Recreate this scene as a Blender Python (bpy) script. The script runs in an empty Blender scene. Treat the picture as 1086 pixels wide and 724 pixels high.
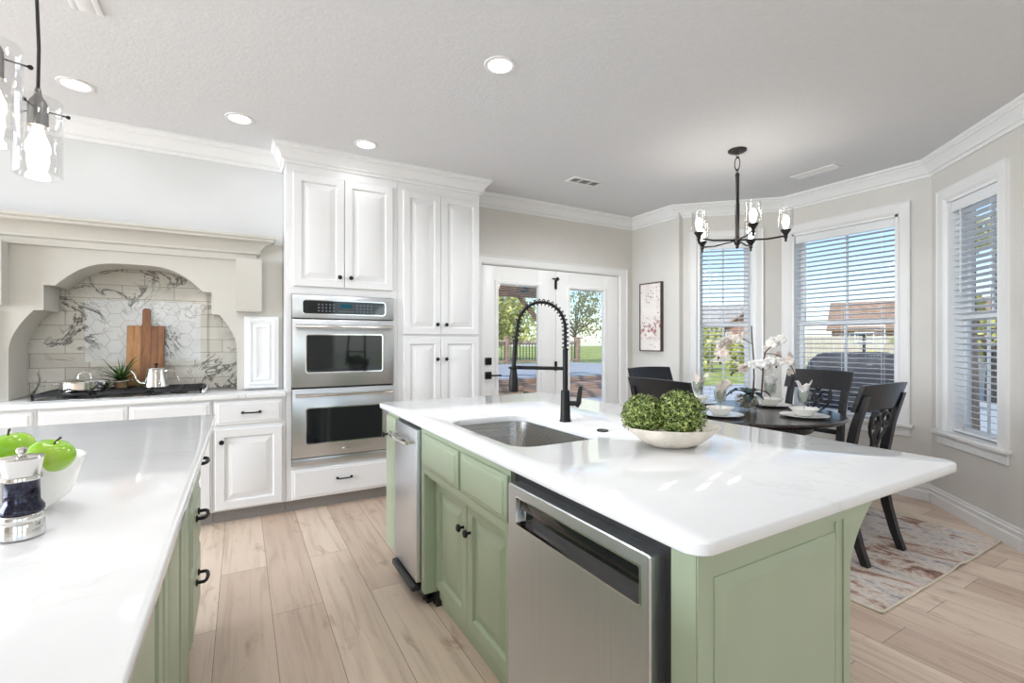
import bpy, bmesh, math, random
from mathutils import Vector, Matrix
R = math.radians
random.seed(7)
S = bpy.context.scene
COL = S.collection

# ------------------------------------------------------------------ camera, world, sun, area lights, exposure
cd = bpy.data.cameras.new('camera'); cam = bpy.data.objects.new('camera', cd); COL.objects.link(cam)
cam.location = (0, 0, 1.285); cam.rotation_euler = (R(90), 0, R(-29.87))
cd.sensor_width = 36; cd.lens = 36 * 500 / 1086; cd.clip_start = .02; cd.clip_end = 500
S.camera = cam
S.view_settings.view_transform = 'Standard'; S.view_settings.look = 'None'
S.view_settings.gamma = 1; S.view_settings.use_curve_mapping = False
S.view_settings.exposure = 0.45
S.cycles.use_denoising = True
S.cycles.max_bounces = 10; S.cycles.diffuse_bounces = 6; S.cycles.glossy_bounces = 5
S.cycles.transmission_bounces = 8; S.cycles.transparent_max_bounces = 16
S.cycles.caustics_reflective = False; S.cycles.caustics_refractive = False
S.cycles.sample_clamp_indirect = 6

w = bpy.data.worlds.new('sky'); S.world = w; w.use_nodes = True
wn = w.node_tree.nodes; wl = w.node_tree.links
sky = wn.new('ShaderNodeTexSky'); sky.sky_type = 'NISHITA'; sky.sun_disc = False
sky.sun_elevation = R(48); sky.sun_rotation = R(250); sky.air_density = 1.0; sky.dust_density = .6; sky.ozone_density = 4.5
bg = wn['Background']; bg.inputs[1].default_value = .2
wl.new(sky.outputs[0], bg.inputs[0])

def lamp(name, kind, loc, energy, color=(1, 1, 1), rot=(0, 0, 0), **kw):
    l = bpy.data.lights.new(name, kind); l.energy = energy; l.color = color
    for k, v in kw.items(): setattr(l, k, v)
    o = bpy.data.objects.new(name, l); COL.objects.link(o); o.location = loc; o.rotation_euler = rot
    return o
lamp('sun', 'SUN', (0, 0, 20), 3.2, (1, .95, .86), (R(42), 0, R(-60)), angle=R(1))
# added soft fill panels behind the camera, in unseen rear wall openings
for i, x in enumerate((-2.0, .4, 2.8)):
    lamp('rear_fill_light', 'AREA', (x, -4.42, 1.5), 8, (.86, .93, 1), (R(90), 0, 0), shape='RECTANGLE', size=1.7, size_y=1.9)
# added large fill panel out of view on the left, no known window
lamp('left_fill_light', 'AREA', (-6.42, 1.85, 1.65), 330, (.84, .92, 1), (R(90), 0, R(-90)), shape='RECTANGLE', size=4.4, size_y=1.7)

# added point fill behind the camera to lift ceiling and counters
for x, y in ((2.7, -2.3), (-1.6, -2.6)):
    lamp('rear_fill_point', 'POINT', (x, y, 1.75), 9, (.93, .96, 1), shadow_soft_size=.3)

# ------------------------------------------------------------------ materials
def s2l(c):
    return tuple((v / 12.92 if v <= .04045 else ((v + .055) / 1.055) ** 2.4) for v in c)
def rgb(r, g, b): return s2l((r / 255, g / 255, b / 255)) + (1,)
class NT:
    def __init__(s, name):
        s.m = bpy.data.materials.new(name); s.m.use_nodes = True
        s.n = s.m.node_tree.nodes; s.l = s.m.node_tree.links; s.p = s.n['Principled BSDF']
    def node(s, t, **kw):
        o = s.n.new(t)
        for k, v in kw.items(): setattr(o, k, v)
        return o
    def link(s, a, b): s.l.new(a, b)
    def coord(s, scale=(1, 1, 1), loc=(0, 0, 0), rot=(0, 0, 0)):
        c = s.node('ShaderNodeTexCoord'); m = s.node('ShaderNodeMapping')
        m.inputs['Scale'].default_value = scale; m.inputs['Location'].default_value = loc; m.inputs['Rotation'].default_value = rot
        s.link(c.outputs['Object'], m.inputs['Vector']); return m.outputs[0]
    def noise(s, vec, scale, detail=4, rough=.5, dist=0):
        o = s.node('ShaderNodeTexNoise'); o.inputs['Scale'].default_value = scale; o.inputs['Detail'].default_value = detail
        o.inputs['Roughness'].default_value = rough; o.inputs['Distortion'].default_value = dist
        s.link(vec, o.inputs['Vector']); return o.outputs['Fac']
    def ramp(s, fac, stops):
        o = s.node('ShaderNodeValToRGB'); e = o.color_ramp.elements
        while len(e) < len(stops): e.new(.5)
        for q, (p, c) in zip(e, stops): q.position = p; q.color = c if len(c) == 4 else c + (1,)
        s.link(fac, o.inputs[0]); return o.outputs[0]
    def mix(s, fac, a, b, mode='MIX'):
        o = s.node('ShaderNodeMix', data_type='RGBA', blend_type=mode)
        for v, i in ((fac, 0), (a, 6), (b, 7)):
            if hasattr(v, 'links') or hasattr(v, 'is_linked'): s.link(v, o.inputs[i])
            else: o.inputs[i].default_value = v
        return o.outputs[2]
    def math(s, op, a, b=0.0):
        o = s.node('ShaderNodeMath', operation=op)
        for v, i in ((a, 0), (b, 1)):
            if hasattr(v, 'is_linked'): s.link(v, o.inputs[i])
            else: o.inputs[i].default_value = v
        return o.outputs[0]
    def bump(s, h, strength=.2, dist=.01):
        o = s.node('ShaderNodeBump'); o.inputs['Strength'].default_value = strength; o.inputs['Distance'].default_value = dist
        s.link(h, o.inputs['Height']); s.link(o.outputs[0], s.p.inputs['Normal'])
    def set(s, color=None, rough=None, metal=None, **kw):
        if color is not None:
            if hasattr(color, 'is_linked'): s.link(color, s.p.inputs['Base Color'])
            else: s.p.inputs['Base Color'].default_value = color
        if rough is not None:
            if hasattr(rough, 'is_linked'): s.link(rough, s.p.inputs['Roughness'])
            else: s.p.inputs['Roughness'].default_value = rough
        if metal is not None: s.p.inputs['Metallic'].default_value = metal
        for k, v in kw.items(): s.p.inputs[k.replace('_', ' ')].default_value = v
        return s.m
def plain(name, col, rough=.5, metal=0, var=.04, vscale=6, bump=0, bscale=80, **kw):
    t = NT(name); v = t.coord()
    f = t.noise(v, vscale, 3)
    lo = tuple(c * (1 - var) for c in col[:3]); hi = tuple(min(1, c * (1 + var)) for c in col[:3])
    c = t.ramp(f, [(.3, lo), (.7, hi)])
    if bump: t.bump(t.noise(t.coord(), bscale, 3), bump, .004)
    return t.set(c, rough, metal, **kw)
def veins(t, vec, scale, width, amount_scale, lo, hi):
    d = t.noise(vec, scale, 6, .6, 1.2)
    a = t.math('ABSOLUTE', t.math('SUBTRACT', d, .5))
    v = t.ramp(a, [(0, (1, 1, 1)), (width, (0, 0, 0))])
    g = t.ramp(t.noise(vec, amount_scale, 2), [(lo, (0, 0, 0)), (hi, (1, 1, 1))])
    return t.mix(1.0, v, g, 'MULTIPLY')
def quartz():
    t = NT('white_quartz'); v = t.coord((1, 1, 1), (.3, 1.7, 0), (0, 0, .5))
    f = veins(t, v, 1.5, .012, 1.1, .5, .72)
    cl = t.ramp(t.noise(v, 3, 5), [(.3, rgb(230, 231, 232)), (.7, rgb(238, 239, 240))])
    return t.set(t.mix(f, cl, rgb(204, 202, 199)), .08, 0, Specular_IOR_Level=.24)
def marble(name, base1, base2, tile=None):
    t = NT(name); v = t.coord((1, 1, 1), (2.1, 0, .4), (0, .55, 0))
    f = veins(t, v, 3.6, .03, 3.2, .43, .56); f2 = veins(t, v, 7.5, .02, 5, .5, .62)
    ff = t.math('MAXIMUM', f, t.math('MULTIPLY', f2, .6))
    c = t.mix(ff, t.ramp(t.noise(v, 5, 5), [(.3, base1), (.7, base2)]), rgb(66, 62, 60))
    if tile:
        tc = t.node('ShaderNodeTexCoord'); sp = t.node('ShaderNodeSeparateXYZ'); cb = t.node('ShaderNodeCombineXYZ')
        t.link(tc.outputs['Object'], sp.inputs[0]); t.link(sp.outputs[0], cb.inputs[0]); t.link(sp.outputs[2], cb.inputs[1])
        b = t.node('ShaderNodeTexBrick'); t.link(cb.outputs[0], b.inputs['Vector'])
        b.inputs['Scale'].default_value = 1; b.inputs['Brick Width'].default_value = tile[0]; b.inputs['Row Height'].default_value = tile[1]
        b.inputs['Mortar Size'].default_value = .0022; b.inputs['Mortar Smooth'].default_value = .1; b.offset = .42
        b.inputs['Color1'].default_value = (1, 1, 1, 1); b.inputs['Color2'].default_value = (.86, .85, .83, 1)
        c = t.mix(1.0, c, b.outputs['Color'], 'MULTIPLY')
        c = t.mix(b.outputs['Fac'], c, rgb(150, 142, 130))
    return t.set(c, .14, 0)
def planks():
    t = NT('oak_vinyl_planks')
    tc = t.node('ShaderNodeTexCoord'); sp = t.node('ShaderNodeSeparateXYZ'); cb = t.node('ShaderNodeCombineXYZ')
    t.link(tc.outputs['Object'], sp.inputs[0])
    t.link(sp.outputs[1], cb.inputs[0]); t.link(t.math('ADD', sp.outputs[0], -.127 + 44.8), cb.inputs[1])
    def brick(c1, c2, mort, off=.37):
        b = t.node('ShaderNodeTexBrick'); t.link(cb.outputs[0], b.inputs['Vector']); b.inputs['Scale'].default_value = 1
        b.inputs['Brick Width'].default_value = 1.52; b.inputs['Row Height'].default_value = .224
        b.inputs['Mortar Size'].default_value = mort; b.inputs['Mortar Smooth'].default_value = .2; b.offset = off; b.offset_frequency = 2
        b.inputs['Color1'].default_value = c1; b.inputs['Color2'].default_value = c2; b.inputs['Mortar'].default_value = (.5, .5, .5, 1)
        return b
    b = brick(rgb(226, 207, 189), rgb(203, 180, 162), .0013)
    # grain offset per plank so that boards do not continue each other
    rnd = brick((0, 0, 0, 1), (1, 1, 1, 1), 0)
    gv = t.node('ShaderNodeCombineXYZ'); t.link(t.math('MULTIPLY', sp.outputs[0], 26), gv.inputs[0])
    t.link(t.math('MULTIPLY', sp.outputs[1], 1.5), gv.inputs[1]); t.link(t.math('MULTIPLY', rnd.outputs['Color'], 37), gv.inputs[2])
    g = t.noise(gv.outputs[0], 1, 8, .62, .6)
    c = t.mix(.75, b.outputs['Color'], t.ramp(g, [(.28, (.66, .62, .58)), (.52, (1, 1, 1)), (.75, (1.0, .99, .97))]), 'MULTIPLY')
    kv = t.node('ShaderNodeCombineXYZ'); t.link(t.math('MULTIPLY', sp.outputs[0], 9), kv.inputs[0]); t.link(t.math('MULTIPLY', sp.outputs[1], 3.5), kv.inputs[1])
    k = t.ramp(t.noise(kv.outputs[0], 1, 4, .6, .5), [(.60, (0, 0, 0)), (.74, (1, 1, 1))])
    c = t.mix(t.math('MULTIPLY', k, .6), c, rgb(140, 106, 82))
    c = t.mix(b.outputs['Fac'], c, rgb(120, 98, 80))
    t.bump(g, .06, .003)
    return t.set(c, .36, 0)
def steel(name, col=(.56, .55, .53), axis=2, rough=.3):
    t = NT(name); sc = [260, 260, 260]; sc[axis] = 2.5
    f = t.noise(t.coord(tuple(sc)), 1, 3)
    c = t.ramp(f, [(.3, tuple(x * .96 for x in col)), (.7, tuple(min(1, x * 1.03) for x in col))])
    return t.set(c, t.ramp(f, [(.3, (rough * .95,) * 3), (.7, (rough * 1.06,) * 3)]), 1)
def wood(name, c1, c2, axis=2, rough=.45, scale=1.0):
    t = NT(name); sc = [38 * scale] * 3; sc[axis] = 3 * scale
    f = t.noise(t.coord(tuple(sc)), 1, 6, .6, .8)
    return t.set(t.ramp(f, [(.3, c1), (.7, c2)]), rough)
def glass(name, tint=(1, 1, 1), refl=.9, base=.03):
    t = NT(name); t.n.remove(t.p); out = t.n['Material Output']
    tr = t.node('ShaderNodeBsdfTransparent'); tr.inputs[0].default_value = tint + (1,)
    gl = t.node('ShaderNodeBsdfGlossy'); gl.inputs['Roughness'].default_value = .02
    lw = t.node('ShaderNodeLayerWeight'); lw.inputs[0].default_value = .32
    f = t.math('ADD', t.math('MULTIPLY', lw.outputs['Facing'], refl * .35), base)
    mx = t.node('ShaderNodeMixShader'); t.link(f, mx.inputs[0]); t.link(tr.outputs[0], mx.inputs[1]); t.link(gl.outputs[0], mx.inputs[2])
    t.link(mx.outputs[0], out.inputs[0]); return t.m
def emit(name, col, st):
    t = NT(name); t.n.remove(t.p); e = t.node('ShaderNodeEmission'); e.inputs[0].default_value = col; e.inputs[1].default_value = st
    t.link(e.outputs[0], t.n['Material Output'].inputs[0]); return t.m
def leafmat(name, c1, c2, c3, scale=30, rough=.5):
    t = NT(name); f = t.noise(t.coord(), scale, 2)
    return t.set(t.ramp(f, [(.3, c1), (.5, c2), (.7, c3)]), rough)
def brickmat(name, c1, c2, mortar, bw=.2, rh=.065):
    t = NT(name); tc = t.node('ShaderNodeTexCoord'); sp = t.node('ShaderNodeSeparateXYZ'); cb = t.node('ShaderNodeCombineXYZ')
    t.link(tc.outputs['Object'], sp.inputs[0]); t.link(t.math('ADD', sp.outputs[0], sp.outputs[1]), cb.inputs[0]); t.link(sp.outputs[2], cb.inputs[1])
    b = t.node('ShaderNodeTexBrick'); t.link(cb.outputs[0], b.inputs['Vector']); b.inputs['Scale'].default_value = 1
    b.inputs['Brick Width'].default_value = bw; b.inputs['Row Height'].default_value = rh; b.inputs['Mortar Size'].default_value = .006
    b.inputs['Color1'].default_value = c1; b.inputs['Color2'].default_value = c2; b.inputs['Mortar'].default_value = mortar
    return t.set(b.outputs['Color'], .85)
M = {}
M['wall'] = plain('greige_paint', rgb(209, 206, 201), .6, bump=.12, bscale=160, var=.015)
M['ceil'] = plain('textured_ceiling_paint', rgb(214, 215, 217), .8, bump=.4, bscale=75, var=.02, vscale=40)
M['white'] = plain('white_cabinet_lacquer', rgb(226, 226, 227), .3, var=.01)
M['trim'] = plain('white_trim_paint', rgb(228, 228, 228), .35, var=.01)
M['white_wall'] = plain('white_gloss_wall_paint', rgb(212, 213, 214), .32, var=.01)
M['hood'] = plain('cream_hood_paint', rgb(196, 193, 186), .3, var=.015)
M['green'] = plain('sage_green_lacquer', rgb(170, 182, 157), .34, var=.025)
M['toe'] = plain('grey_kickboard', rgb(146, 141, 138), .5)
M['quartz'] = quartz()
M['floor'] = planks()
M['tile'] = marble('marble_subway_tile', rgb(206, 202, 193), rgb(222, 219, 212), (.315, .1))
M['hex'] = marble('marble_hexagon_tile', rgb(206, 207, 208), rgb(226, 227, 227))
M['grout'] = plain('grey_grout', rgb(160, 158, 152), .8)
M['steel_h'] = steel('brushed_steel_horizontal', (.58, .60, .62), axis=0)
M['steel_v'] = steel('brushed_steel_vertical', (.68, .71, .75), axis=2, rough=.36)
M['sinksteel'] = steel('sink_steel', (.5, .49, .47), axis=0, rough=.28)
M['chrome'] = plain('polished_steel', (.72, .71, .69, 1), .1, 1)
M['black'] = plain('matte_black_metal', (.009, .009, .009, 1), .45, .0, Specular_IOR_Level=.3)
M['iron'] = plain('black_cast_iron', (.014, .014, .015, 1), .5, .2, bump=.2, bscale=300)
M['blackglass'] = plain('black_oven_glass', (.008, .010, .012, 1), .05, 0, var=.1)
M['blackplastic'] = plain('black_plastic', (.015, .015, .017, 1), .35)
M['blackwood'] = wood('black_stained_wood', (.007, .007, .009), (.014, .013, .016), 2, .3)
M['tablewood'] = wood('espresso_table_wood', (.016, .011, .010), (.034, .025, .022), 0, .2)
M['bronze'] = plain('dark_bronze', (.035, .032, .032, 1), .38, .7)
M['greymetal'] = plain('grey_socket_metal', (.16, .155, .15, 1), .4, .8)
M['pane'] = glass('window_glass', (.97, .985, .98), .5, .015)
M['clear'] = glass('clear_shade_glass', (.97, .97, .97), 1.0, .05)
M['goblet'] = glass('greenish_goblet_glass', (.87, .90, .875), .8, .05)
M['bowlglass'] = glass('clear_bowl_glass', (.95, .96, .96), .5, .03)
M['blind'] = plain('white_blind_slats', rgb(228, 230, 233), .45, var=.01)
M['vinyl'] = plain('white_window_vinyl', rgb(232, 233, 234), .4, var=.01)
M['door'] = plain('white_door_paint', rgb(240, 240, 240), .35, var=.01)
M['lens'] = emit('lamp_lens', (1, .98, .95, 1), 9)
M['bulb'] = emit('lit_bulb', (1, .9, .74, 1), 14)
M['filament'] = emit('lit_filament', (1, .85, .6, 1), 30)
M['china'] = plain('white_china', rgb(236, 234, 230), .15, var=.01)
M['petal'] = leafmat('orchid_petal', rgb(238, 228, 220), rgb(247, 244, 240), rgb(250, 249, 248), 9)
M['petal_pink'] = leafmat('faded_orchid_petal', rgb(218, 200, 188), rgb(230, 218, 208), rgb(242, 235, 229), 9)
M['stem'] = plain('brown_stem', rgb(84, 62, 52), .6)
M['bud'] = plain('dark_bud', rgb(60, 48, 44), .6)
M['orchidleaf'] = leafmat('orchid_leaf', rgb(22, 44, 46), rgb(30, 58, 56), rgb(44, 76, 66), 6, .35)
M['pebble'] = plain('gilded_pebbles', (.74, .64, .50, 1), .3, .7, var=.35, vscale=40)
M['fabric_napkin'] = plain('white_napkin', rgb(236, 232, 230), .8)
M['napkin_pink'] = plain('blush_napkin', rgb(226, 214, 205), .8)
M['boxwood'] = leafmat('boxwood_leaves', rgb(50, 68, 28), rgb(106, 126, 52), rgb(196, 204, 126), 70)
M['boxcore'] = plain('boxwood_core', rgb(34, 52, 22), .8)
M['shell'] = marble('whitewashed_bowl', rgb(222, 214, 202), rgb(240, 236, 228)) if False else plain('whitewashed_carved_wood', rgb(212, 203, 190), .5, var=.2, vscale=16, bump=.5, bscale=40)
M['apple'] = leafmat('green_apple_skin', rgb(116, 168, 30), rgb(138, 188, 40), rgb(170, 204, 78), 9, .16)
M['applestem'] = plain('apple_stem', rgb(74, 56, 34), .7)
M['pepper'] = plain('peppercorn_chamber', (.03, .03, .05, 1), .12, .6, var=.5, vscale=160)
M['board1'] = wood('light_acacia', rgb(150, 102, 62), rgb(190, 142, 94), 2)
M['board2'] = wood('dark_acacia', rgb(112, 70, 42), rgb(150, 102, 64), 2)
M['fern'] = leafmat('dark_spiky_leaf', rgb(38, 66, 28), rgb(66, 98, 42), rgb(104, 134, 66), 20)
M['pot'] = plain('terracotta_pot', rgb(178, 140, 112), .7)
M['canvas'] = None
M['frame_wood'] = wood('dark_frame_wood', rgb(54, 36, 34), rgb(82, 58, 54), 2)
M['ventwhite'] = plain('white_register', rgb(226, 226, 226), .5)
M['ventdark'] = plain('register_gap', rgb(120, 120, 120), .7)
def canvas():
    t = NT('blossom_canvas'); v = t.coord((1, 1, 1))
    base = t.ramp(t.noise(v, 6, 4), [(.35, rgb(222, 214, 210)), (.65, rgb(236, 230, 226))])
    vo = t.node('ShaderNodeTexVoronoi'); vo.inputs['Scale'].default_value = 26; t.link(v, vo.inputs['Vector'])
    dots = t.ramp(vo.outputs['Distance'], [(.16, (1, 1, 1)), (.3, (0, 0, 0))])
    dots = t.mix(1.0, dots, t.ramp(t.noise(v, 9, 2), [(.45, (0, 0, 0)), (.55, (1, 1, 1))]), 'MULTIPLY')
    c = t.mix(dots, base, rgb(140, 124, 122))
    sp = t.node('ShaderNodeSeparateXYZ'); t.link(v, sp.inputs[0])
    band = t.ramp(t.math('ABSOLUTE', t.math('SUBTRACT', sp.outputs[2], .26)), [(.05, (1, 1, 1)), (.16, (0, 0, 0))])
    pinks = t.mix(1.0, t.ramp(t.noise(v, 24, 3), [(.5, (0, 0, 0)), (.62, (1, 1, 1))]), band, 'MULTIPLY')
    return t.set(t.mix(pinks, c, rgb(168, 112, 108)), .8)
M['canvas'] = canvas()
def rugmat():
    t = NT('distressed_rug'); v = t.coord((4.6, 1.7, 1))
    f = t.noise(v, 1, 10, .78, .5)
    c = t.ramp(f, [(.34, rgb(112, 84, 80)), (.42, rgb(164, 128, 112)), (.48, rgb(222, 210, 198)), (.55, rgb(212, 208, 206)), (.60, rgb(146, 134, 136)), (.68, rgb(158, 120, 104))])
    g = t.noise(t.coord((60, 30, 1)), 1, 5, .7)
    c = t.mix(.55, c, t.ramp(g, [(.38, (.62, .56, .54)), (.55, (1, 1, 1))]), 'MULTIPLY')
    t.bump(g, .3, .003); return t.set(c, .9)
M['rug'] = rugmat()
M['rugedge'] = plain('cream_rug_binding', rgb(214, 204, 188), .9)
# outdoors
M['lawn'] = leafmat('lawn_grass', rgb(120, 132, 60), rgb(150, 160, 76), rgb(178, 184, 104), 3, .9)
M['concrete'] = plain('pale_concrete', rgb(176, 180, 186), .8, var=.08, vscale=1)
M['deckwood'] = wood('weathered_deck_wood', rgb(140, 108, 88), rgb(176, 144, 122), 0, .7, .3)
M['deckgrey'] = wood('grey_deck_boards', rgb(150, 152, 160), rgb(182, 184, 190), 0, .6, .3)
M['beamwood'] = wood('brown_beam_wood', rgb(112, 78, 54), rgb(152, 110, 78), 0, .7, .4)
M['brick'] = brickmat('red_house_brick', rgb(176, 112, 88), rgb(150, 92, 72), rgb(190, 176, 164))
M['paleb'] = plain('pale_stucco', rgb(222, 216, 206), .8)
M['shingle'] = brickmat('brown_roof_shingle', rgb(166, 136, 112), rgb(144, 114, 92), rgb(100, 80, 68), .35, .2)
M['shingle_grey'] = brickmat('pale_roof_shingle', rgb(176, 170, 164), rgb(156, 150, 146), rgb(130, 126, 122), .35, .2)
M['fencewood'] = wood('pale_fence_boards', rgb(186, 172, 156), rgb(212, 202, 188), 2, .8, .3)
M['tree'] = leafmat('yellow_green_foliage', rgb(136, 138, 56), rgb(184, 184, 92), rgb(216, 212, 136), 2.2)
M['tree2'] = leafmat('olive_foliage', rgb(92, 96, 46), rgb(140, 136, 70), rgb(178, 168, 98), 2.2)
M['shrubyel'] = leafmat('yellow_shrub', rgb(186, 190, 30), rgb(214, 210, 50), rgb(228, 222, 84), 4)
M['bark'] = wood('tree_bark', rgb(66, 54, 46), rgb(104, 88, 76), 2, .9, .6)
M['cover'] = plain('dark_grill_cover', rgb(52, 54, 62), .7, var=.15, vscale=3)
M['whitepost'] = plain('white_hoop_frame', rgb(244, 244, 244), .4)
M['winglass'] = plain('dark_house_glass', rgb(70, 80, 92), .1)

# ------------------------------------------------------------------ mesh builder
class B:
    def __init__(s): s.bm = bmesh.new()
    def box(s, x0, x1, y0, y1, z0, z1, bev=0, m=None, seg=2):
        mat = Matrix.Translation(((x0 + x1) / 2, (y0 + y1) / 2, (z0 + z1) / 2)) @ Matrix.Diagonal((abs(x1 - x0), abs(y1 - y0), abs(z1 - z0), 1))
        if m is not None: mat = m @ mat
        v = bmesh.ops.create_cube(s.bm, size=1, matrix=mat)['verts']
        if bev:
            e = list({e for q in v for e in q.link_edges})
            bmesh.ops.bevel(s.bm, geom=e, offset=bev, segments=seg, affect='EDGES', profile=.5)
        return s
    def tube(s, pts, r, n=10, cap=True, flat=None):
        pts = [Vector(p) for p in pts]; N = len(pts)
        rs = r if isinstance(r, (list, tuple)) else [r] * N
        tans = [((pts[min(i + 1, N - 1)] - pts[max(i - 1, 0)]).normalized()) for i in range(N)]
        up = Vector((0, 0, 1)) if abs(tans[0].z) < .9 else Vector((0, 1, 0))
        u = (up - tans[0] * up.dot(tans[0])).normalized(); loops = []
        for i in range(N):
            u = (u - tans[i] * u.dot(tans[i])).normalized(); wv = tans[i].cross(u)
            a, b = (1, 1) if flat is None else flat
            loops.append([s.bm.verts.new(pts[i] + (u * math.cos(2 * math.pi * k / n) * a + wv * math.sin(2 * math.pi * k / n) * b) * rs[i]) for k in range(n)])
        for i in range(N - 1): s._bridge(loops[i], loops[i + 1])
        if cap: s.bm.faces.new(loops[0][::-1]); s.bm.faces.new(loops[-1])
        return s
    def ring(s, c, R0, r, axis='z', n=24, k=8, sx=1, sy=1):
        lo = []
        for i in range(n):
            a = 2 * math.pi * i / n; L = []
            for j in range(k):
                b = 2 * math.pi * j / k; q = R0 + r * math.cos(b)
                p = (q * math.cos(a) * sx, q * math.sin(a) * sy, r * math.sin(b))
                if axis == 'y': p = (p[0], p[2], p[1])
                elif axis == 'x': p = (p[2], p[0], p[1])
                L.append(s.bm.verts.new(Vector(c) + Vector(p)))
            lo.append(L)
        for i in range(n): s._bridge(lo[i], lo[(i + 1) % n])
        return s
    def _bridge(s, a, b):
        n = len(a)
        for k in range(n):
            try: s.bm.faces.new((a[k], a[(k + 1) % n], b[(k + 1) % n], b[k]))
            except ValueError: pass
    def lathe(s, prof, c=(0, 0, 0), n=32, m=None, sx=1, sy=1, wob=None, cap0=True, cap1=True):
        loops = []
        for j, (r, z) in enumerate(prof):
            L = []
            for k in range(n):
                a = 2 * math.pi * k / n; q = r * (wob(a, j) if wob else 1)
                p = Vector((q * math.cos(a) * sx, q * math.sin(a) * sy, z))
                p = (m @ p if m is not None else p) + Vector(c)
                L.append(s.bm.verts.new(p))
            loops.append(L)
        for i in range(len(loops) - 1): s._bridge(loops[i], loops[i + 1])
        if cap0: s.bm.faces.new(loops[0][::-1])
        if cap1: s.bm.faces.new(loops[-1])
        return s
    def cyl(s, p0, p1, r, n=16): return s.tube([p0, p1], r, n)
    def sph(s, c, r, sc=(1, 1, 1), u=16, v=10, m=None):
        mat = Matrix.Translation(c) @ (m if m is not None else Matrix.Identity(4)) @ Matrix.Diagonal((r * sc[0], r * sc[1], r * sc[2], 1))
        bmesh.ops.create_uvsphere(s.bm, u_segments=u, v_segments=v, radius=1, matrix=mat); return s
    def levels(s, x0, z0, w, h, y0, lv):
        """nested rectangles facing -y: (inset, height above y0)"""
        loops = []
        for a, d in lv:
            loops.append([s.bm.verts.new((x, y0 - d, z)) for x, z in ((x0 + a, z0 + a), (x0 + w - a, z0 + a), (x0 + w - a, z0 + h - a), (x0 + a, z0 + h - a))])
        for i in range(len(loops) - 1): s._bridge(loops[i], loops[i + 1])
        s.bm.faces.new(loops[-1]); s.bm.faces.new(loops[0][::-1]); return s
    def raised(s, x0, z0, w, h, y0=0, t=.021, st=.055):
        return s.levels(x0, z0, w, h, y0, [(0, 0), (0, t - .004), (.004, t), (st, t), (st + .004, t - .011), (st + .010, t - .014), (st + .050, t - .002), (st + .053, t - .001)])
    def slab(s, x0, z0, w, h, y0=0, t=.02):
        return s.levels(x0, z0, w, h, y0, [(0, 0), (0, t - .010), (.006, t - .006), (.016, t - .004), (.022, t)])
    def poly(s, pts, axis, a, b):
        """extrude polygon; axis 'z': pts are (x,y); 'y': pts are (x,z); 'x': pts are (y,z)"""
        f = {'z': lambda p, t: (p[0], p[1], t), 'y': lambda p, t: (p[0], t, p[1]), 'x': lambda p, t: (t, p[0], p[1])}[axis]
        lo = [[s.bm.verts.new(f(p, t)) for p in pts] for t in (a, b)]
        s._bridge(lo[0], lo[1]); s.bm.faces.new(lo[0][::-1]); s.bm.faces.new(lo[1]); return s
    def sweep(s, path, prof, z=0.0, closed=False):
        """profile (inward offset, height) swept along plan path; inward is right of travel"""
        N = len(path); P = [Vector((p[0], p[1])) for p in path]; lo = []
        for i in range(N):
            d0 = (P[i] - P[i - 1]).normalized() if (i or closed) else (P[1] - P[0]).normalized()
            d1 = (P[(i + 1) % N] - P[i]).normalized() if (i < N - 1 or closed) else d0
            n0 = Vector((d0.y, -d0.x)); n1 = Vector((d1.y, -d1.x)); mm = (n0 + n1); mm = mm / (mm.dot(n1))
            lo.append([s.bm.verts.new((P[i].x + mm.x * o, P[i].y + mm.y * o, z + h)) for o, h in prof])
        for i in range(N - 1): s._bridge(lo[i], lo[i + 1])
        s.bm.faces.new(lo[0][::-1]); s.bm.faces.new(lo[-1]); return s
    def quad(s, c, u, v):
        c, u, v = Vector(c), Vector(u), Vector(v)
        s.bm.faces.new([s.bm.verts.new(c + p) for p in (-u * .1 - v, u - v * .0, u * .1 + v, -u)]); return s
    def xf(s, m): bmesh.ops.transform(s.bm, matrix=m, verts=s.bm.verts); return s
    def mk(s, name, mat, parent=None, smooth=True, ang=35, recalc=True):
        if recalc: bmesh.ops.recalc_face_normals(s.bm, faces=s.bm.faces)
        me = bpy.data.meshes.new(name); s.bm.to_mesh(me); s.bm.free()
        if smooth:
            for p in me.polygons: p.use_smooth = True
            me.set_sharp_from_angle(angle=R(ang))
        me.materials.append(M[mat] if isinstance(mat, str) else mat)
        o = bpy.data.objects.new(name, me); COL.objects.link(o)
        if parent is not None: o.parent = parent
        return o
def tag(o, label, cat, group=None, kind=None):
    o['label'] = label; o['category'] = cat
    if group: o['group'] = group
    if kind: o['kind'] = kind
    return o
def thing(name, label, cat, loc=(0, 0, 0), rz=0, group=None):
    o = bpy.data.objects.new(name, None); COL.objects.link(o); o.location = loc; o.rotation_euler = (0, 0, rz)
    o.empty_display_size = .1
    return tag(o, label, cat, group)
def struct(o): o['kind'] = 'structure'; return o
def kids(o): return [c for c in bpy.data.objects if c.parent == o]
def dup(o, loc=None, rz=None, label=None, parent=None):
    c = o.copy(); COL.objects.link(c)
    if parent is not None: c.parent = parent
    for k in kids(o): dup(k, parent=c)
    if loc is not None: c.location = loc
    if rz is not None: c.rotation_euler = (0, 0, rz)
    if label: c['label'] = label
    return c
def arc(cx, cz, r, a0, a1, n):
    return [(cx + r * math.cos(R(a0 + (a1 - a0) * i / n)), cz + r * math.sin(R(a0 + (a1 - a0) * i / n))) for i in range(n + 1)]
def rrect(x0, x1, y0, y1, r, k=8):
    o = []
    for cx, cy, a in ((x1 - r, y1 - r, 0), (x0 + r, y1 - r, 90), (x0 + r, y0 + r, 180), (x1 - r, y0 + r, 270)):
        o += arc(cx, cy, r, a, a + 90, k)
    return o
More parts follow.
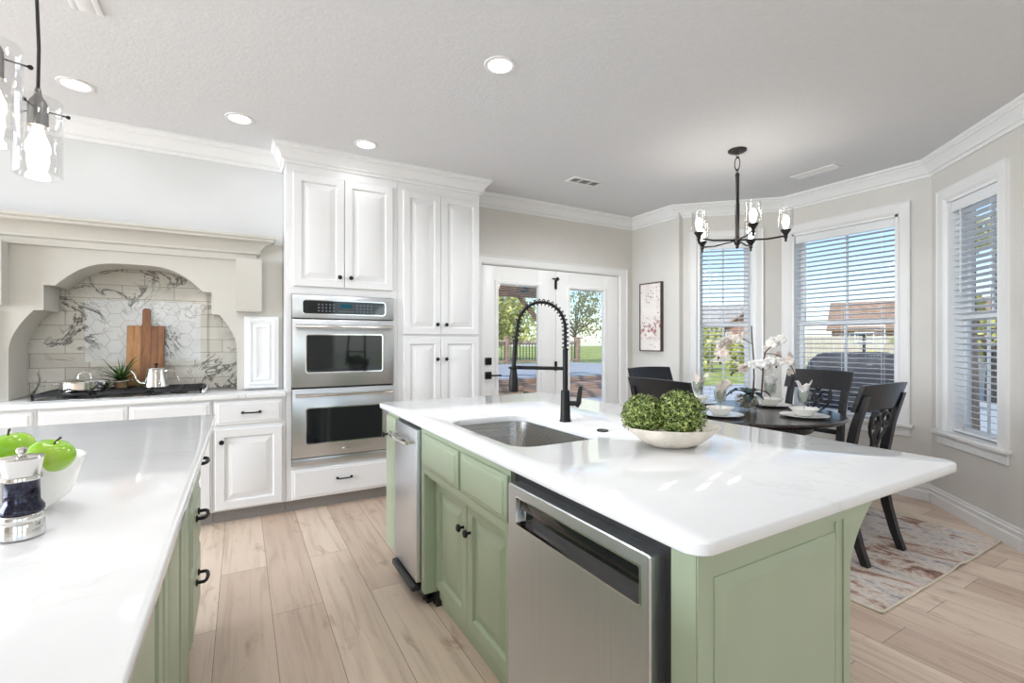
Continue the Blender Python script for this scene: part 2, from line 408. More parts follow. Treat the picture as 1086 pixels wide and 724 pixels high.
def loopsolid(b, loops):
    L = [[b.bm.verts.new(p) for p in l] for l in loops]
    for i in range(len(L) - 1): b._bridge(L[i], L[i + 1])
    return L

# ------------------------------------------------------------------ the room
H = 2.74
A_, B_, C_, D_, E_ = (4.06, 4.18), (4.06, 3.54), (4.81, 2.79), (4.81, 1.605), (4.06, .855)
plan = [(-3.5, -4.5), (4.06, -4.5), E_, D_, C_, B_, A_, (1.9, 4.18), (1.9, 4.47), (-3.5, 4.47)]
struct(B().box(-6.7, 5.1, -4.7, 4.7, -.12, 0).mk('floor', 'floor', smooth=False))
struct(B().box(-6.7, 5.1, -4.7, 4.7, H, H + .15).mk('ceiling', 'ceil', smooth=False))
def frame_on(p, ang):   # local x along the wall, y outward, z up
    return Matrix.Translation((p[0], p[1], 0)) @ Matrix.Rotation(ang, 4, 'Z')
def wall(name, p, ang, L, holes=(), mat='wall', t=.16, ext=(0, 0)):
    b = B(); x = -ext[0]
    for x0, x1, z0, z1 in sorted(holes):
        b.box(x, x0, 0, t, 0, H)
        if z0 > 0: b.box(x0, x1, 0, t, 0, z0)
        if z1 < H: b.box(x0, x1, 0, t, z1, H)
        x = x1
    b.box(x, L + ext[1], 0, t, 0, H)
    return struct(b.xf(frame_on(p, ang)).mk(name, mat, smooth=False))
WZ0, WZ1 = .60, 2.36
wall('wall_back', (1.86, 4.18), 0, 2.2, [(2.06 - 1.86, 3.85 - 1.86, -.01, 2.05)], ext=(0, .16))
wall('wall_nook', A_, R(-90), .64, ext=(0, .06))
dl = math.dist(B_, C_)
wall('wall_bay_left', B_, R(-45), dl, [(.233, .772, WZ0, WZ1)])
wall('wall_bay_center', C_, R(-90), 1.185, [(.075, .96, WZ0, WZ1)])
wall('wall_bay_right', D_, R(-135), dl, [(.19, .738, WZ0, WZ1)], ext=(0, .06))
wall('wall_right', (4.06, .855), R(-90), 5.4)
wall('wall_rear', (4.06, -4.5), R(180), 10.56, [(.41, 2.11, .5, 2.45), (2.81, 4.51, .5, 2.45), (5.21, 6.91, .5, 2.45)])
wall('wall_left', (-6.5, -4.5), R(90), 9.1, [(4.1, 8.6, .75, 2.55)])
struct(B().box(-6.6, 1.9, 4.47, 4.63, 0, H).mk('wall_kitchen', 'white_wall', smooth=False))
struct(B().box(-6.5, .285, 4.12, 4.47, 2.04, H).mk('wall_hood', 'white_wall', smooth=False))
CROWN = [(0, -.13), (.012, -.13), (.014, -.112), (.020, -.106), (.030, -.104), (.030, -.094), (.036, -.082), (.050, -.060), (.068, -.042), (.076, -.040), (.076, -.028), (.086, -.024), (.094, -.016), (.094, 0), (0, 0)]
struct(B().sweep([(1.88, 4.18), A_, B_, C_, D_, E_, (4.06, -4.5)], CROWN, H).mk('trim_1', 'trim', ang=25))
struct(B().sweep([(-6.5, 4.12), (.285, 4.12)], CROWN, H).mk('trim_2', 'trim', ang=25))
CR2 = [(o * .95, h) for o, h in CROWN]
struct(B().sweep([(.285, 4.13), (.285, 3.86), (1.875, 3.86), (1.875, 4.18)], CR2, H).mk('trim_3', 'white', ang=25))
BASE = [(0, 0), (.022, 0), (.022, .07), (.018, .076), (.013, .078), (.013, .098), (.018, .100), (.018, .108), (.008, .112), (.008, .126), (.003, .134), (0, .134)]
struct(B().sweep([(3.98, 4.18), A_, B_, C_, D_, E_, (4.06, -4.5)], BASE, 0).mk('baseboard_right', 'trim', ang=25))

# windows of the bay: frame with sashes, glass, casing and stool
def window(idx, p, ang, x0, x1):
    m = frame_on(p, ang); w_ = x1 - x0; mid = 1.46
    root = bpy.data.objects.new('window_%d' % idx, None); COL.objects.link(root); root.matrix_world = m; struct(root)
    b = B(); cas = [(0, 0), (.012, -.014), (.02, -.018), (.075, -.018), (.085, -.024), (.09, -.024), (.09, 0)]
    lo = []
    pts = [(x0, WZ0), (x0, WZ1), (x1, WZ1), (x1, WZ0)]; dirs = [(-1, 0), (-1, 1), (1, 1), (1, 0)]
    for (x, z), (dx, dz) in zip(pts, dirs): lo.append([b.bm.verts.new((x + dx * o, y, z + dz * o)) for o, y in cas])
    for i in range(3): b._bridge(lo[i], lo[i + 1])
    b.bm.faces.new(lo[0][::-1]); b.bm.faces.new(lo[3])
    b.mk('window_casing', 'trim', root, ang=25)
    b = B().box(x0 - .115, x1 + .115, -.05, .0, WZ0 - .028, WZ0, .006)
    b.box(x0, x1, 0, .1, WZ0 - .028, WZ0 + .001)
    b.box(x0 - .095, x1 + .095, -.02, 0, WZ0 - .05, WZ0 - .028, .003)
    b.levels(x0 - .09, WZ0 - .105, w_ + .18, .055, 0, [(0, 0), (0, .014), (.006, .018), (.02, .018)])
    b.mk('window_sill', 'trim', root, ang=25)
    b = B()   # jamb liner and sashes
    b.box(x0, x0 + .022, 0.0, .13, WZ0, WZ1); b.box(x1 - .022, x1, 0.0, .13, WZ0, WZ1); b.box(x0, x1, 0.0, .13, WZ1 - .02, WZ1)
    b.mk('window_jamb', 'vinyl', root, smooth=False)
    for z0, z1, yy, nm in ((WZ0, mid + .02, .092, 'lower_sash'), (mid - .02, WZ1 - .02, .118, 'upper_sash')):
        b = B(); a0, a1 = x0 + .022, x1 - .022; s_ = .042
        b.box(a0, a0 + s_, yy, yy + .024, z0, z1, .003); b.box(a1 - s_, a1, yy, yy + .024, z0, z1, .003)
        b.box(a0 + s_, a1 - s_, yy, yy + .024, z0, z0 + s_, .003); b.box(a0 + s_, a1 - s_, yy, yy + .024, z1 - s_, z1, .003)
        xc = (x0 + x1) / 2; b.box(xc - .009, xc + .009, yy + .006, yy + .018, z0 + s_, z1 - s_)
        so = b.mk(nm, 'vinyl', root)
        B().box(a0 + s_ - .005, a1 - s_ + .005, yy + .010, yy + .014, z0 + s_ - .005, z1 - s_ + .005).mk('window_pane', 'pane', so, smooth=False)
    return root
def blind(p, ang, x0, x1, label, tilt):
    t = thing('window_blind', label, 'blind', (p[0], p[1], 0), ang, None)
    a0, a1 = x0 + .028, x1 - .028
    B().levels(a0, WZ1 - .10, a1 - a0, .078, .03, [(0, 0), (0, .014), (.006, .018), (.02, .018)]).mk('valance', 'blind', t)
    B().box(a0 + .01, a1 - .01, .032, .075, WZ1 - .075, WZ1 - .025).mk('headrail', 'blind', t, smooth=False)
    b = B(); z = WZ1 - .115; pitch = .0445
    while z > WZ0 + .06:
        m = Matrix.Translation(((a0 + a1) / 2, .052, z)) @ Matrix.Rotation(tilt, 4, 'X')
        b.box(-(a1 - a0) / 2, (a1 - a0) / 2, -.025, .025, -.0014, .0014, m=m); z -= pitch
    b.mk('slats', 'blind', t, smooth=False)
    B().box(a0, a1, .028, .076, WZ0 + .012, WZ0 + .03, .003).mk('bottom_rail', 'blind', t)
    n = 2 if a1 - a0 < .6 else 3; b = B()
    for i in range(n):
        x = a0 + .10 + (a1 - a0 - .2) * i / (n - 1)
        for yy in (.026, .078): b.box(x - .0012, x + .0012, yy - .0006, yy + .0006, WZ0 + .02, WZ1 - .1)
    b.mk('ladder_cord', 'blind', t, smooth=False)
    B().tube([(a0 + .09, .022, WZ1 - .1), (a0 + .092, .02, 1.62)], .004, 6).mk('tilt_wand', 'blind', t)
    return t
WIN = [(1, B_, R(-45), .233, .772), (2, C_, R(-90), .075, .96), (3, D_, R(-135), .19, .738)]
for a in WIN: window(*a)
blind(*WIN[0][1:], 'white slatted blind in the narrow window beside the framed picture', R(-9))
blind(*WIN[1][1:], 'white slatted blind in the wide middle window of the bay', R(-9))
blind(*WIN[2][1:], 'white slatted blind in the narrow window at the far right', R(-17))

# french doors
t = bpy.data.objects.new('trim_4', None); COL.objects.link(t); struct(t)
b = B(); lo = []
cas = [(0, 0), (.012, -.014), (.022, -.018), (.095, -.018), (.108, -.026), (.115, -.026), (.115, 0)]
for (x, z), (dx, dz) in zip([(2.06, 0), (2.06, 2.05), (3.85, 2.05), (3.85, 0)], [(-1, 0), (-1, .78), (1, .78), (1, 0)]):
    lo.append([b.bm.verts.new((x + dx * o, 4.18 + y, z + dz * o)) for o, y in cas])
for i in range(3): b._bridge(lo[i], lo[i + 1])
b.bm.faces.new(lo[0][::-1]); b.bm.faces.new(lo[3]); b.mk('door_casing', 'trim', t, ang=25)
def door(idx, x0, x1, g0, g1):
    root = bpy.data.objects.new('door_%d' % idx, None); COL.objects.link(root); root.location = (x0, 4.19, 0); struct(root)
    W = x1 - x0; a0, a1 = g0 - x0, g1 - x0; z0, z1 = .28, 1.875
    b = B(); b.box(0, a0, 0, .045, .01, 2.045, .002); b.box(a1, W, 0, .045, .01, 2.045, .002)
    b.box(a0, a1, 0, .045, .01, z0, .0); b.box(a0, a1, 0, .045, z1, 2.045, 0)
    b.mk('door_panel', 'door', root)
    b = B(); lo = []
    for (x, z), (dx, dz) in zip([(a0, z0), (a0, z1), (a1, z1), (a1, z0)], [(-1, -1), (-1, 1), (1, 1), (1, -1)]):
        lo.append([b.bm.verts.new((x + dx * o, y, z + dz * o)) for o, y in ((-.012, .01), (-.010, -.006), (.0, -.012), (.02, -.012), (.032, -.004), (.032, .001), (-.012, .02))])
    for i in range(4): b._bridge(lo[i], lo[(i + 1) % 4])
    b.mk('lite_frame', 'door', root, ang=25)
    B().box(a0, a1, .012, .016, z0, z1).mk('glass_pane', 'pane', root, smooth=False)
    b = B(); z = z1 - .02; b.box(a0, a1, .018, .032, z1 - .022, z1)
    while z > z0 + .02:
        b.box(a0, a1, .0195, .0305, z - .0004, z + .0004); z -= .0185
    b.mk('enclosed_blind', 'blind', root, smooth=False)
    B().box(a1 + .012, a1 + .026, -.016, -.012, 1.36, 1.5, .002).mk('blind_slider', 'door', root)
    return root
d1 = door(1, 2.063, 2.951, 2.237, 2.731)
d2 = door(2, 2.957, 3.847, 3.13, 3.634)
b = B().box(2.131 - 2.063 - .036, 2.131 - 2.063 + .036, -.014, 0, 1.052, 1.124, .004).tube([(.068, -.014, 1.088), (.068, -.026, 1.088)], .014).box(.062, .074, -.034, -.02, 1.07, 1.106, .002)
b.mk('deadbolt', 'black', d1)
b = B().box(.068 - .036, .068 + .036, -.014, 0, .912, .984, .004).tube([(.068, -.014, .948), (.068, -.05, .948)], .011).tube([(.062, -.05, .948), (.19, -.05, .946)], .008)
b.mk('lever_handle', 'black', d1)
for z in (1.90, 1.02, .3):
    B().tube([(.891, -.010, z - .05), (.891, -.010, z + .05)], .008, 8).box(.872, .891, -.006, .002, z - .05, z + .05).mk('hinge', 'black', d1)
B().box(.84, .93, -.018, -.004, 1.955, 1.967, .002).box(.895, .907, -.03, -.004, 1.94, 1.98, .002).mk('ball_catch', 'black', d1)

# ------------------------------------------------------------------ hardware builders (local: facing -y)
def knob(parent, x, z, y, mat='black'):
    return B().lathe([(.0065, 0), (.0055, .012), (.008, .016), (.0155, .02), (.0165, .026), (.013, .031), (.004, .033)], (x, y, z), 16, Matrix.Rotation(R(90), 4, 'X')).mk('knob', mat, parent)
def pull(parent, x, z, y, w=.1, name='handle', mat='black', arch=.028, r=.0055):
    pts = [(x - w / 2, y, z), (x - w / 2, y - arch * .8, z), (x - w / 2 + .012, y - arch, z), (x, y - arch * 1.12, z), (x + w / 2 - .012, y - arch, z), (x + w / 2, y - arch * .8, z), (x + w / 2, y, z)]
    b = B().tube(pts, r, 8)
    for sx in (-1, 1): b.tube([(x + sx * w / 2, y, z), (x + sx * w / 2, y - .006, z)], r * 1.9, 8)
    return b.mk(name, mat, parent)
def carcass(name_mat, parent, w, d, z0, z1, toe=None, toe_d=.075, toe_mat='toe'):
    b = B(); b.box(0, w, 0, d, z0, z1); o = b.mk('carcass', name_mat, parent, smooth=False)
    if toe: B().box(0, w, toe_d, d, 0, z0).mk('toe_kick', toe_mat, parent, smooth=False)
    return o

# ------------------------------------------------------------------ tall white cabinets
YF = 3.86
c1 = thing('oven_cabinet', 'tall white cabinet holding the two wall ovens', 'cabinet', (.287, YF, 0))
W = .833; D = .6
b = B().box(0, .036, 0, D, .1, 2.735).box(W - .036, W, 0, D, .1, 2.735).box(.036, W - .036, 0, D, .1, .352).box(.036, W - .036, 0, D, 1.64, 2.735).box(.036, W - .036, D - .03, D, .352, 1.64)
b.mk('carcass', 'white', c1, smooth=False)
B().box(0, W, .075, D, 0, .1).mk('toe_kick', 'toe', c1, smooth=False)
for x0, x1, kx in ((.048, .411, .375), (.415, .793, .458)):
    dd = B().raised(x0, 1.70, x1 - x0, .845).mk('door', 'white', c1, ang=20); knob(dd, kx, 1.78, -.02)
dd = B().slab(.038, .105, .757, .222).mk('drawer', 'white', c1, ang=20); pull(dd, .412, .228, -.02, .105)
c2 = thing('pantry_cabinet', 'tall white four-door pantry cabinet between the ovens and french doors', 'cabinet', (1.122, YF, 0))
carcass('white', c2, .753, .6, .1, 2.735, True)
for x0, x1, kx in ((.046, .376, .338), (.380, .740, .420)):
    dd = B().raised(x0, 1.345, x1 - x0, 1.20).mk('door', 'white', c2, ang=20); knob(dd, kx, 1.43, -.02)
    dd = B().raised(x0, .115, x1 - x0, 1.205).mk('door', 'white', c2, ang=20); knob(dd, kx, 1.133, -.02)

# double oven
ov = thing('double_oven', 'stainless steel double wall oven with two windowed doors', 'oven', (.325, YF - .002, .354))
OW = .757
B().box(.01, OW - .01, .004, .55, .005, 1.275).mk('oven_body', 'blackplastic', ov, smooth=False)
cp = B().box(0, OW, -.03, .004, 1.106, 1.282, .004).mk('control_panel', 'steel_h', ov)
b = B(); loopsolid(b, [[(x, -.031, z) for x, z in rrect(.068, .69, 1.136, 1.246, .022)], [(x, -.034, z) for x, z in rrect(.068, .69, 1.136, 1.246, .022)], [(x, -.034, z) for x, z in rrect(.074, .684, 1.142, 1.24, .018)]])
b.mk('panel_bezel', 'chrome', cp)
b = B().poly(rrect(.073, .685, 1.141, 1.241, .018), 'y', -.0305, -.0335); b.mk('panel_glass', 'blackglass', cp)
M['legend'] = emit('panel_legend', (.5, .55, .6, 1), .25); M['led'] = emit('clock_led', (.05, .3, .38, 1), .25)
for gx in (.178, .46):
    b = B()
    for i in range(5):
        for j in range(3): b.box(gx + i * .027, gx + i * .027 + .013, -.0342, -.0336, 1.158 + j * .024, 1.169 + j * .024)
    b.mk('keypad', 'legend', cp, smooth=False)
b = B()
for i in range(6): b.box(.33 + i * .019, .342 + i * .019, -.0342, -.0336, 1.158, 1.166)
b.mk('keypad', 'legend', cp, smooth=False)
B().box(.34, .43, -.0342, -.0336, 1.19, 1.218).mk('clock_display', 'led', cp, smooth=False)
for z0, z1, wz0, wz1, hz in ((.588, 1.099, .70, .98, 1.045), (.06, .575, .165, .425, .53)):
    b = B().box(0, OW, -.036, .004, z0, z1, .005); od = b.mk('oven_door', 'steel_h', ov)
    b = B(); L = rrect(.09, .668, wz0 - .008, wz1 + .008, .018); L2 = rrect(.098, .66, wz0, wz1, .014)
    loopsolid(b, [[(x, -.0355, z) for x, z in L], [(x, -.039, z) for x, z in L], [(x, -.039, z) for x, z in L2], [(x, -.0355, z) for x, z in L2]])
    b.mk('window_bezel', 'chrome', od)
    B().poly(rrect(.096, .662, wz0 - .002, wz1 + .002, .014), 'y', -.0355, -.0375).mk('oven_window', 'blackglass', od)
    pts = [(.02 + (OW - .04) * i / 14, -.075 - .012 * math.sin(math.pi * i / 14), hz) for i in range(15)]
    b = B().tube(pts, .0125, 10)
    for x in (.035, OW - .035): b.tube([(x, -.034, hz), (x, -.078, hz)], .009, 8)
    b.mk('handle', 'chrome', od)
B().box(0, OW, -.026, .004, .004, .054, .004).mk('vent_trim', 'steel_h', ov)
B().box(.352, .41, -.0385, -.0355, .098, .112, .001).mk('nameplate', 'chrome', ov)

# ------------------------------------------------------------------ cooktop wall
bx = thing('base_cabinet', 'white base cabinet with one drawer and one knobbed door beside the ovens', 'cabinet', (-.172, YF, 0))
carcass('white', bx, .456, .6, .1, .882, True)
dd = B().slab(.014, .70, .420, .165).mk('drawer', 'white', bx, ang=20); pull(dd, .235, .782, -.02, .108)
dd = B().raised(.014, .112, .420, .560).mk('door', 'white', bx, ang=20); knob(dd, .054, .587, -.02)
cb_ = thing('cooktop_cabinet', 'wide white base cabinet under the gas cooktop', 'cabinet', (-1.06, YF, 0))
carcass('white', cb_, .886, .6, .1, .882, True)
for x0, x1 in ((.012, .428), (.436, .874)):
    B().slab(x0, .70, x1 - x0, .165).mk('false_drawer', 'white', cb_, ang=20)
    dd = B().raised(x0, .112, x1 - x0, .56).mk('door', 'white', cb_, ang=20); knob(dd, x1 - .04 if x0 < .1 else x0 + .04, .587, -.02)
cl_ = thing('base_cabinet', 'white base cabinet at the left end of the cooktop counter', 'cabinet', (-1.96, YF, 0))
carcass('white', cl_, .898, .6, .1, .882, True)
for x0, x1 in ((.012, .44), (.452, .886)):
    dd = B().slab(x0, .70, x1 - x0, .165).mk('drawer', 'white', cl_, ang=20); pull(dd, (x0 + x1) / 2, .782, -.02, .108)
    dd = B().raised(x0, .112, x1 - x0, .56).mk('door', 'white', cl_, ang=20); knob(dd, x1 - .04, .587, -.02)
tag(B().box(-1.98, .284, 3.825, 4.465, .8835, .914, .004).mk('countertop', 'quartz'), 'white stone countertop along the oven wall under the cooktop', 'countertop')

# hood surround with arched opening
hs = thing('hood_surround', 'cream arched cooking hood surround with mantel shelf over the cooktop', 'range hood', (-.645, 4.12, .9155))
z_ = lambda z: z - .9155
half = [(.616, z_(.9155)), (.616, z_(1.235))]
for i in range(1, 9):
    u = i / 8; half.append((.616 - .114 * (u ** 1.7), z_(1.235) + (1.485 - 1.235) * u))
half += [(.455, z_(1.487)), (.455, z_(1.648)), (.40, z_(1.648))]
for i in range(1, 13):
    a = i / 12; half.append((.40 * math.cos(a * math.pi / 2) if False else .40 * (1 - a), z_(1.648) + .168 * math.sin(math.pi / 2 * (a ** .62 if False else 1 - (1 - a) ** 1.75))))
right = half; left = [(-x, z) for x, z in half[::-1]][1:]
pts = [(.928, 0)] + [(.928, z_(2.04)), (-1.0, z_(2.04)), (-1.0, 0)] + left[::-1][0:0]
pts = [(.928, z_(2.04)), (-1.0, z_(2.04)), (-1.0, 0)] + [(-x, z) for x, z in half] + half[::-1][1:] + [(.928, 0)]
b = B().poly(pts, 'y', 0, .30); b.mk('arch_panel', 'hood', hs, ang=30)
MANT = [(0, -.175), (.022, -.175), (.024, -.135), (.034, -.128), (.046, -.126), (.046, -.112), (.058, -.088), (.088, -.058), (.124, -.042), (.134, -.040), (.134, -.026), (.146, -.020), (.152, -.016), (.152, 0), (0, 0)]
b = B().sweep([(-.854, .09), (-.854, 0), (.723, 0), (.723, .09)], MANT, z_(2.073)); b.mk('mantel_shelf', 'hood', hs, ang=25)
for x in (.613, -.778):
    b = B().poly([(0, z_(1.9)), (-.115, z_(1.9)), (-.115, z_(1.53)), (-.105, z_(1.508)), (0, z_(1.508))], 'x', x, x + .165); b.mk('corbel', 'hood', hs)
for x in (.665, -.898):
    b = B().box(x, x + .233, -.035, 0, z_(.93), z_(1.475), .003)
    b.levels(x + .025, z_(.955), .183, .495, -.035, [(0, 0), (.004, .012), (.018, .012), (.026, .004), (.034, .004), (.04, .014), (.054, .014), (.064, .003), (.07, .003)])
    b.mk('spice_pullout', 'white', hs, ang=20)
B().box(-.44, .44, .02, .30, z_(1.90), z_(1.93)).mk('hood_liner', 'steel_h', hs, smooth=False)
lamp('hood_lamp', 'POINT', (-.30, 4.33, 1.74), .9, (1, .93, .82), shadow_soft_size=.02)

# backsplash
bs = B().box(-1.30, .02, 4.455, 4.468, .916, 2.0).mk('backsplash', 'tile', smooth=False); tag(bs, 'marble subway tile backsplash inside the hood arch', 'backsplash')
b = B().box(-.985, -.265, 4.4522, 4.4545, 1.125, 1.60); hx = b.mk('mosaic_grout', 'grout', bs, smooth=False)
b = B(); a_ = .056; dx = a_ * 1.5; dy = a_ * math.sqrt(3)
def clip_hex(cx, cz):
    ps = [(cx + (a_ - .0015) * math.cos(R(60 * k)), cz + (a_ - .0015) * math.sin(R(60 * k))) for k in range(6)]
    ps = [(min(max(x, -.972), -.278), min(max(z, 1.138), 1.587)) for x, z in ps]
    ar = sum(ps[i][0] * ps[(i + 1) % 6][1] - ps[(i + 1) % 6][0] * ps[i][1] for i in range(6)) / 2
    if ar > 2e-5:
        q = []
        for p in ps:
            if not q or math.dist(p, q[-1]) > 1e-5: q.append(p)
        if math.dist(q[0], q[-1]) < 1e-5: q.pop()
        if len(q) > 2: b.bm.faces.new([b.bm.verts.new((x, 4.4515, z)) for x, z in q])
for i in range(-1, 11):
    for j in range(-1, 7): clip_hex(-.97 + i * dx, 1.15 + j * dy + (dy / 2 if i % 2 else 0))
b.mk('hexagon_tiles', 'hex', bs, smooth=False)
b = B(); lo = []
for (x, z), (dx_, dz_) in zip([(-.972, 1.138), (-.972, 1.587), (-.278, 1.587), (-.278, 1.138)], [(-1, -1), (-1, 1), (1, 1), (1, -1)]):
    lo.append([b.bm.verts.new((x + dx_ * o, y, z + dz_ * o)) for o, y in ((0, 4.4545), (0, 4.447), (.045, 4.447), (.045, 4.4545))])
for i in range(4): b._bridge(lo[i], lo[(i + 1) % 4])
b.mk('border_tiles', 'tile', bs, smooth=False)

# gas cooktop
gc = thing('gas_cooktop', 'black and steel gas cooktop set in the white counter', 'cooktop', (-.675, 4.175, .9145))
B().box(-.457, .457, -.255, .255, 0, .008, .004).mk('cooktop_tray', 'steel_h', gc)
for gx in (-.295, 0, .295):
    b = B(); hw = .14
    for y in (-.235, .20): b.box(gx - hw, gx + hw, y, y + .014, .028, .044, .002)
    for x in (-hw, hw - .014): b.box(gx + x, gx + x + .014, -.235, .214, .028, .044, .002)
    b.box(gx - .006, gx + .006, -.225, .205, .03, .046, .002); b.box(gx - hw + .01, gx + hw - .01, -.016, -.004, .03, .046, .002)
    for yy in (-.12, .10): b.box(gx - hw + .01, gx + hw - .01, yy, yy + .01, .03, .046, .002)
    for sx in (-1, 1):
        for y in (-.228, .207): b.box(gx + sx * (hw - .007) - .006, gx + sx * (hw - .007) + .006, y - .006, y + .006, .008, .03)
    b.mk('grate', 'iron', gc)
for bx_, by in ((-.295, -.115), (-.295, .105), (0, 0), (.295, -.115), (.295, .105)):
    B().lathe([(.05, .008), (.05, .016), (.035, .018), (.035, .026), (.005, .027)], (bx_, by, 0), 20).mk('burner', 'iron', gc)
for i in range(5):
    B().lathe([(.017, .008), (.017, .012), (.014, .014), (.013, .027), (.003, .028)], (.446, -.2 + .09 * i, 0), 14).mk('control_knob', 'chrome', gc)

# pan, plant, board, kettle on the cooktop
TOPZ = .9605
pn = thing('saute_pan', 'shiny steel lidded pan on the left burner', 'pan', (-.90, 4.13, TOPZ + .001))
B().lathe([(.118, 0), (.124, .004), (.128, .055), (.131, .058), (.126, .058), (.12, .008), (.02, .006)], n=36).mk('pan_body', 'chrome', pn)
B().lathe([(.132, .058), (.132, .062), (.1, .074), (.05, .082), (.01, .084)], n=36).mk('lid', 'chrome', pn)
B().tube([(-.035, 0, .08), (-.03, 0, .105), (-.012, 0, .118), (.012, 0, .118), (.03, 0, .105), (.035, 0, .08)], .005, 8).mk('lid_handle', 'chrome', pn)
B().tube([(.125, 0, .045), (.18, -.012, .052), (.26, -.03, .06)], .0075, 8, flat=(.6, 1.3)).mk('pan_handle', 'chrome', pn)
B().tube([(-.125, -.03, .045), (-.155, -.03, .05), (-.16, 0, .05), (-.155, .03, .05), (-.125, .03, .045)], .005, 8).mk('helper_handle', 'chrome', pn)
pl = thing('spiky_plant', 'dark green spiky potted plant between pan and cutting board', 'plant', (-.735, 4.25, TOPZ))
B().lathe([(.034, 0), (.042, .05), (.045, .052), (.04, .052), (.036, .045), (.003, .045)], n=20).mk('pot', 'pot', pl)
b = B(); rr = random.Random(3)
for i in range(70):
    a = rr.uniform(0, 6.283); ln = rr.uniform(.14, .27); el = rr.uniform(.15, 1.25); wd = rr.uniform(.006, .011)
    p = [Vector((0, 0, .045))]; d = Vector((math.cos(a) * math.cos(el), math.sin(a) * math.cos(el), math.sin(el)))
    for k in range(4): d = (d + Vector((0, 0, -.22))).normalized(); p.append(p[-1] + d * ln / 4)
    sd = Vector((-math.sin(a), math.cos(a), 0)); prev = None
    for k, q in enumerate(p):
        wk = wd * (1 - k / 4.3); L = (b.bm.verts.new(q - sd * wk), b.bm.verts.new(q + sd * wk))
        if prev: b.bm.faces.new((prev[0], prev[1], L[1], L[0]))
        prev = L
b.mk('leaves', 'fern', pl, recalc=False)
cbd = thing('cutting_board', 'striped wooden paddle board leaning on the marble backsplash', 'cutting board', (-.615, 4.36, TOPZ - .0))
tilt = Matrix.Rotation(R(-7.5), 4, 'X')
prof_b = [(-.11, 0), (-.06, 0)], 
for x0, x1, mt in ((-.112, -.072, 'board1'), (-.072, -.03, 'board1'), (.03, .072, 'board2'), (.072, .112, 'board2')):
    B().box(x0, x1, -.01, .01, 0, .445, .003).xf(tilt).mk('board_strip', mt, cbd)
B().poly([(-.03, 0), (.03, 0), (.03, .445), (.024, .46), (.024, .56), (.015, .575), (-.015, .575), (-.024, .56), (-.024, .46), (-.03, .445)], 'y', -.01, .01).xf(tilt).mk('handle_strip', 'board2', cbd)
kt = thing('gooseneck_kettle', 'polished gooseneck kettle standing on the cooktop grate', 'kettle', (-.525, 4.17, TOPZ + .001))
B().lathe([(.072, 0), (.075, .006), (.07, .03), (.054, .105), (.052, .125), (.048, .128), (.003, .128)], n=28).mk('kettle_body', 'chrome', kt)
lid = B().lathe([(.05, .129), (.046, .137), (.02, .142), (.004, .142)], n=24).mk('lid', 'chrome', kt)
B().lathe([(.006, .142), (.006, .152), (.013, .157), (.013, .166), (.003, .17)], n=14).mk('lid_knob', 'black', lid)
B().tube([(-.066, 0, .03), (-.092, 0, .034), (-.112, 0, .06), (-.122, 0, .095), (-.14, 0, .118), (-.15, 0, .12)], [.011, .01, .008, .007, .006, .005], 10).mk('spout', 'chrome', kt)
B().tube([(.052, 0, .112), (.09, 0, .118), (.115, 0, .10), (.128, 0, .06), (.136, 0, .035)], .007, 8, flat=(.7, 1.2)).mk('handle', 'chrome', kt)

# ------------------------------------------------------------------ main island (right)
FX = .76
NEG = R(-90)
def isl(y): return (FX, y, 0)     # local x runs toward the camera (-y)
pc = thing('pull_out_cabinet', 'narrow sage green pull-out cabinet at the far end of the sink island', 'cabinet', isl(2.80), NEG)
B().box(0, .21, 0, .56, .1, .884).mk('carcass', 'green', pc, smooth=False)
B().box(0, .21, .06, .56, 0, .1).mk('toe_kick', 'green', pc, smooth=False)
dd = B().slab(.004, .1, .206, .755, 0, .019).mk('door', 'green', pc, ang=20); knob(dd, .05, .745, -.019)
tc_ = thing('trash_compactor', 'slim stainless trash compactor with bar handle in the sink island', 'trash compactor', isl(2.582), NEG)
B().box(.004, .368, .012, .55, .02, .872).mk('compactor_body', 'blackplastic', tc_, smooth=False)
dd = B().box(.006, .366, -.024, .012, .112, .856, .004).mk('front_panel', 'steel_v', tc_)
pts = [(.03 + .30 * i / 10, -.055 - .02 * math.sin(math.pi * i / 10), .79) for i in range(11)]
b = B().tube(pts, .012, 10)
for x in (.04, .32): b.tube([(x, -.024, .79), (x, -.058, .79)], .01, 8)
b.mk('handle', 'chrome', dd)
B().box(.01, .362, -.045, .012, .066, .1, .012, seg=3).mk('foot_pedal', 'blackplastic', tc_)
B().box(.004, .368, .03, .055, 0, .066).mk('kick_plate', 'blackplastic', tc_, smooth=False)
sc_ = thing('sink_cabinet', 'sage green sink base cabinet with two doors and two false drawers', 'cabinet', isl(2.21), NEG)
b = B().box(0, .046, 0, .56, .075, .884).box(.846, .878, 0, .56, .075, .884).box(.046, .846, 0, .06, .845, .884).box(.046, .846, 0, .02, .655, .845)
b.box(.046, .846, .02, .035, .655, .845).box(.046, .846, .02, .075, .632, .655).box(.046, .846, .075, .09, .04, .64)
b.mk('carcass', 'green', sc_, smooth=False)
B().box(.046, .878, .088, .11, 0, .1).mk('toe_kick', 'green', sc_, smooth=False)
B().box(-.004, .05, .06, .085, 0, .075).mk('corner_foot', 'blackplastic', sc_, smooth=False)
for x0, x1 in ((.052, .470), (.500, .872)): B().slab(x0, .692, x1 - x0, .155, 0, .018).mk('false_drawer', 'green', sc_, ang=20)
for x0, x1, kx in ((.048, .410, .377), (.415, .80, .446)):
    dd = B().raised(x0, .095, x1 - x0, .53, .075, .019, .05).mk('door', 'green', sc_, ang=20); knob(dd, kx, .50, .056)
dw = thing('dishwasher', 'stainless dishwasher with recessed handle in the sink island', 'dishwasher', isl(1.332), NEG)
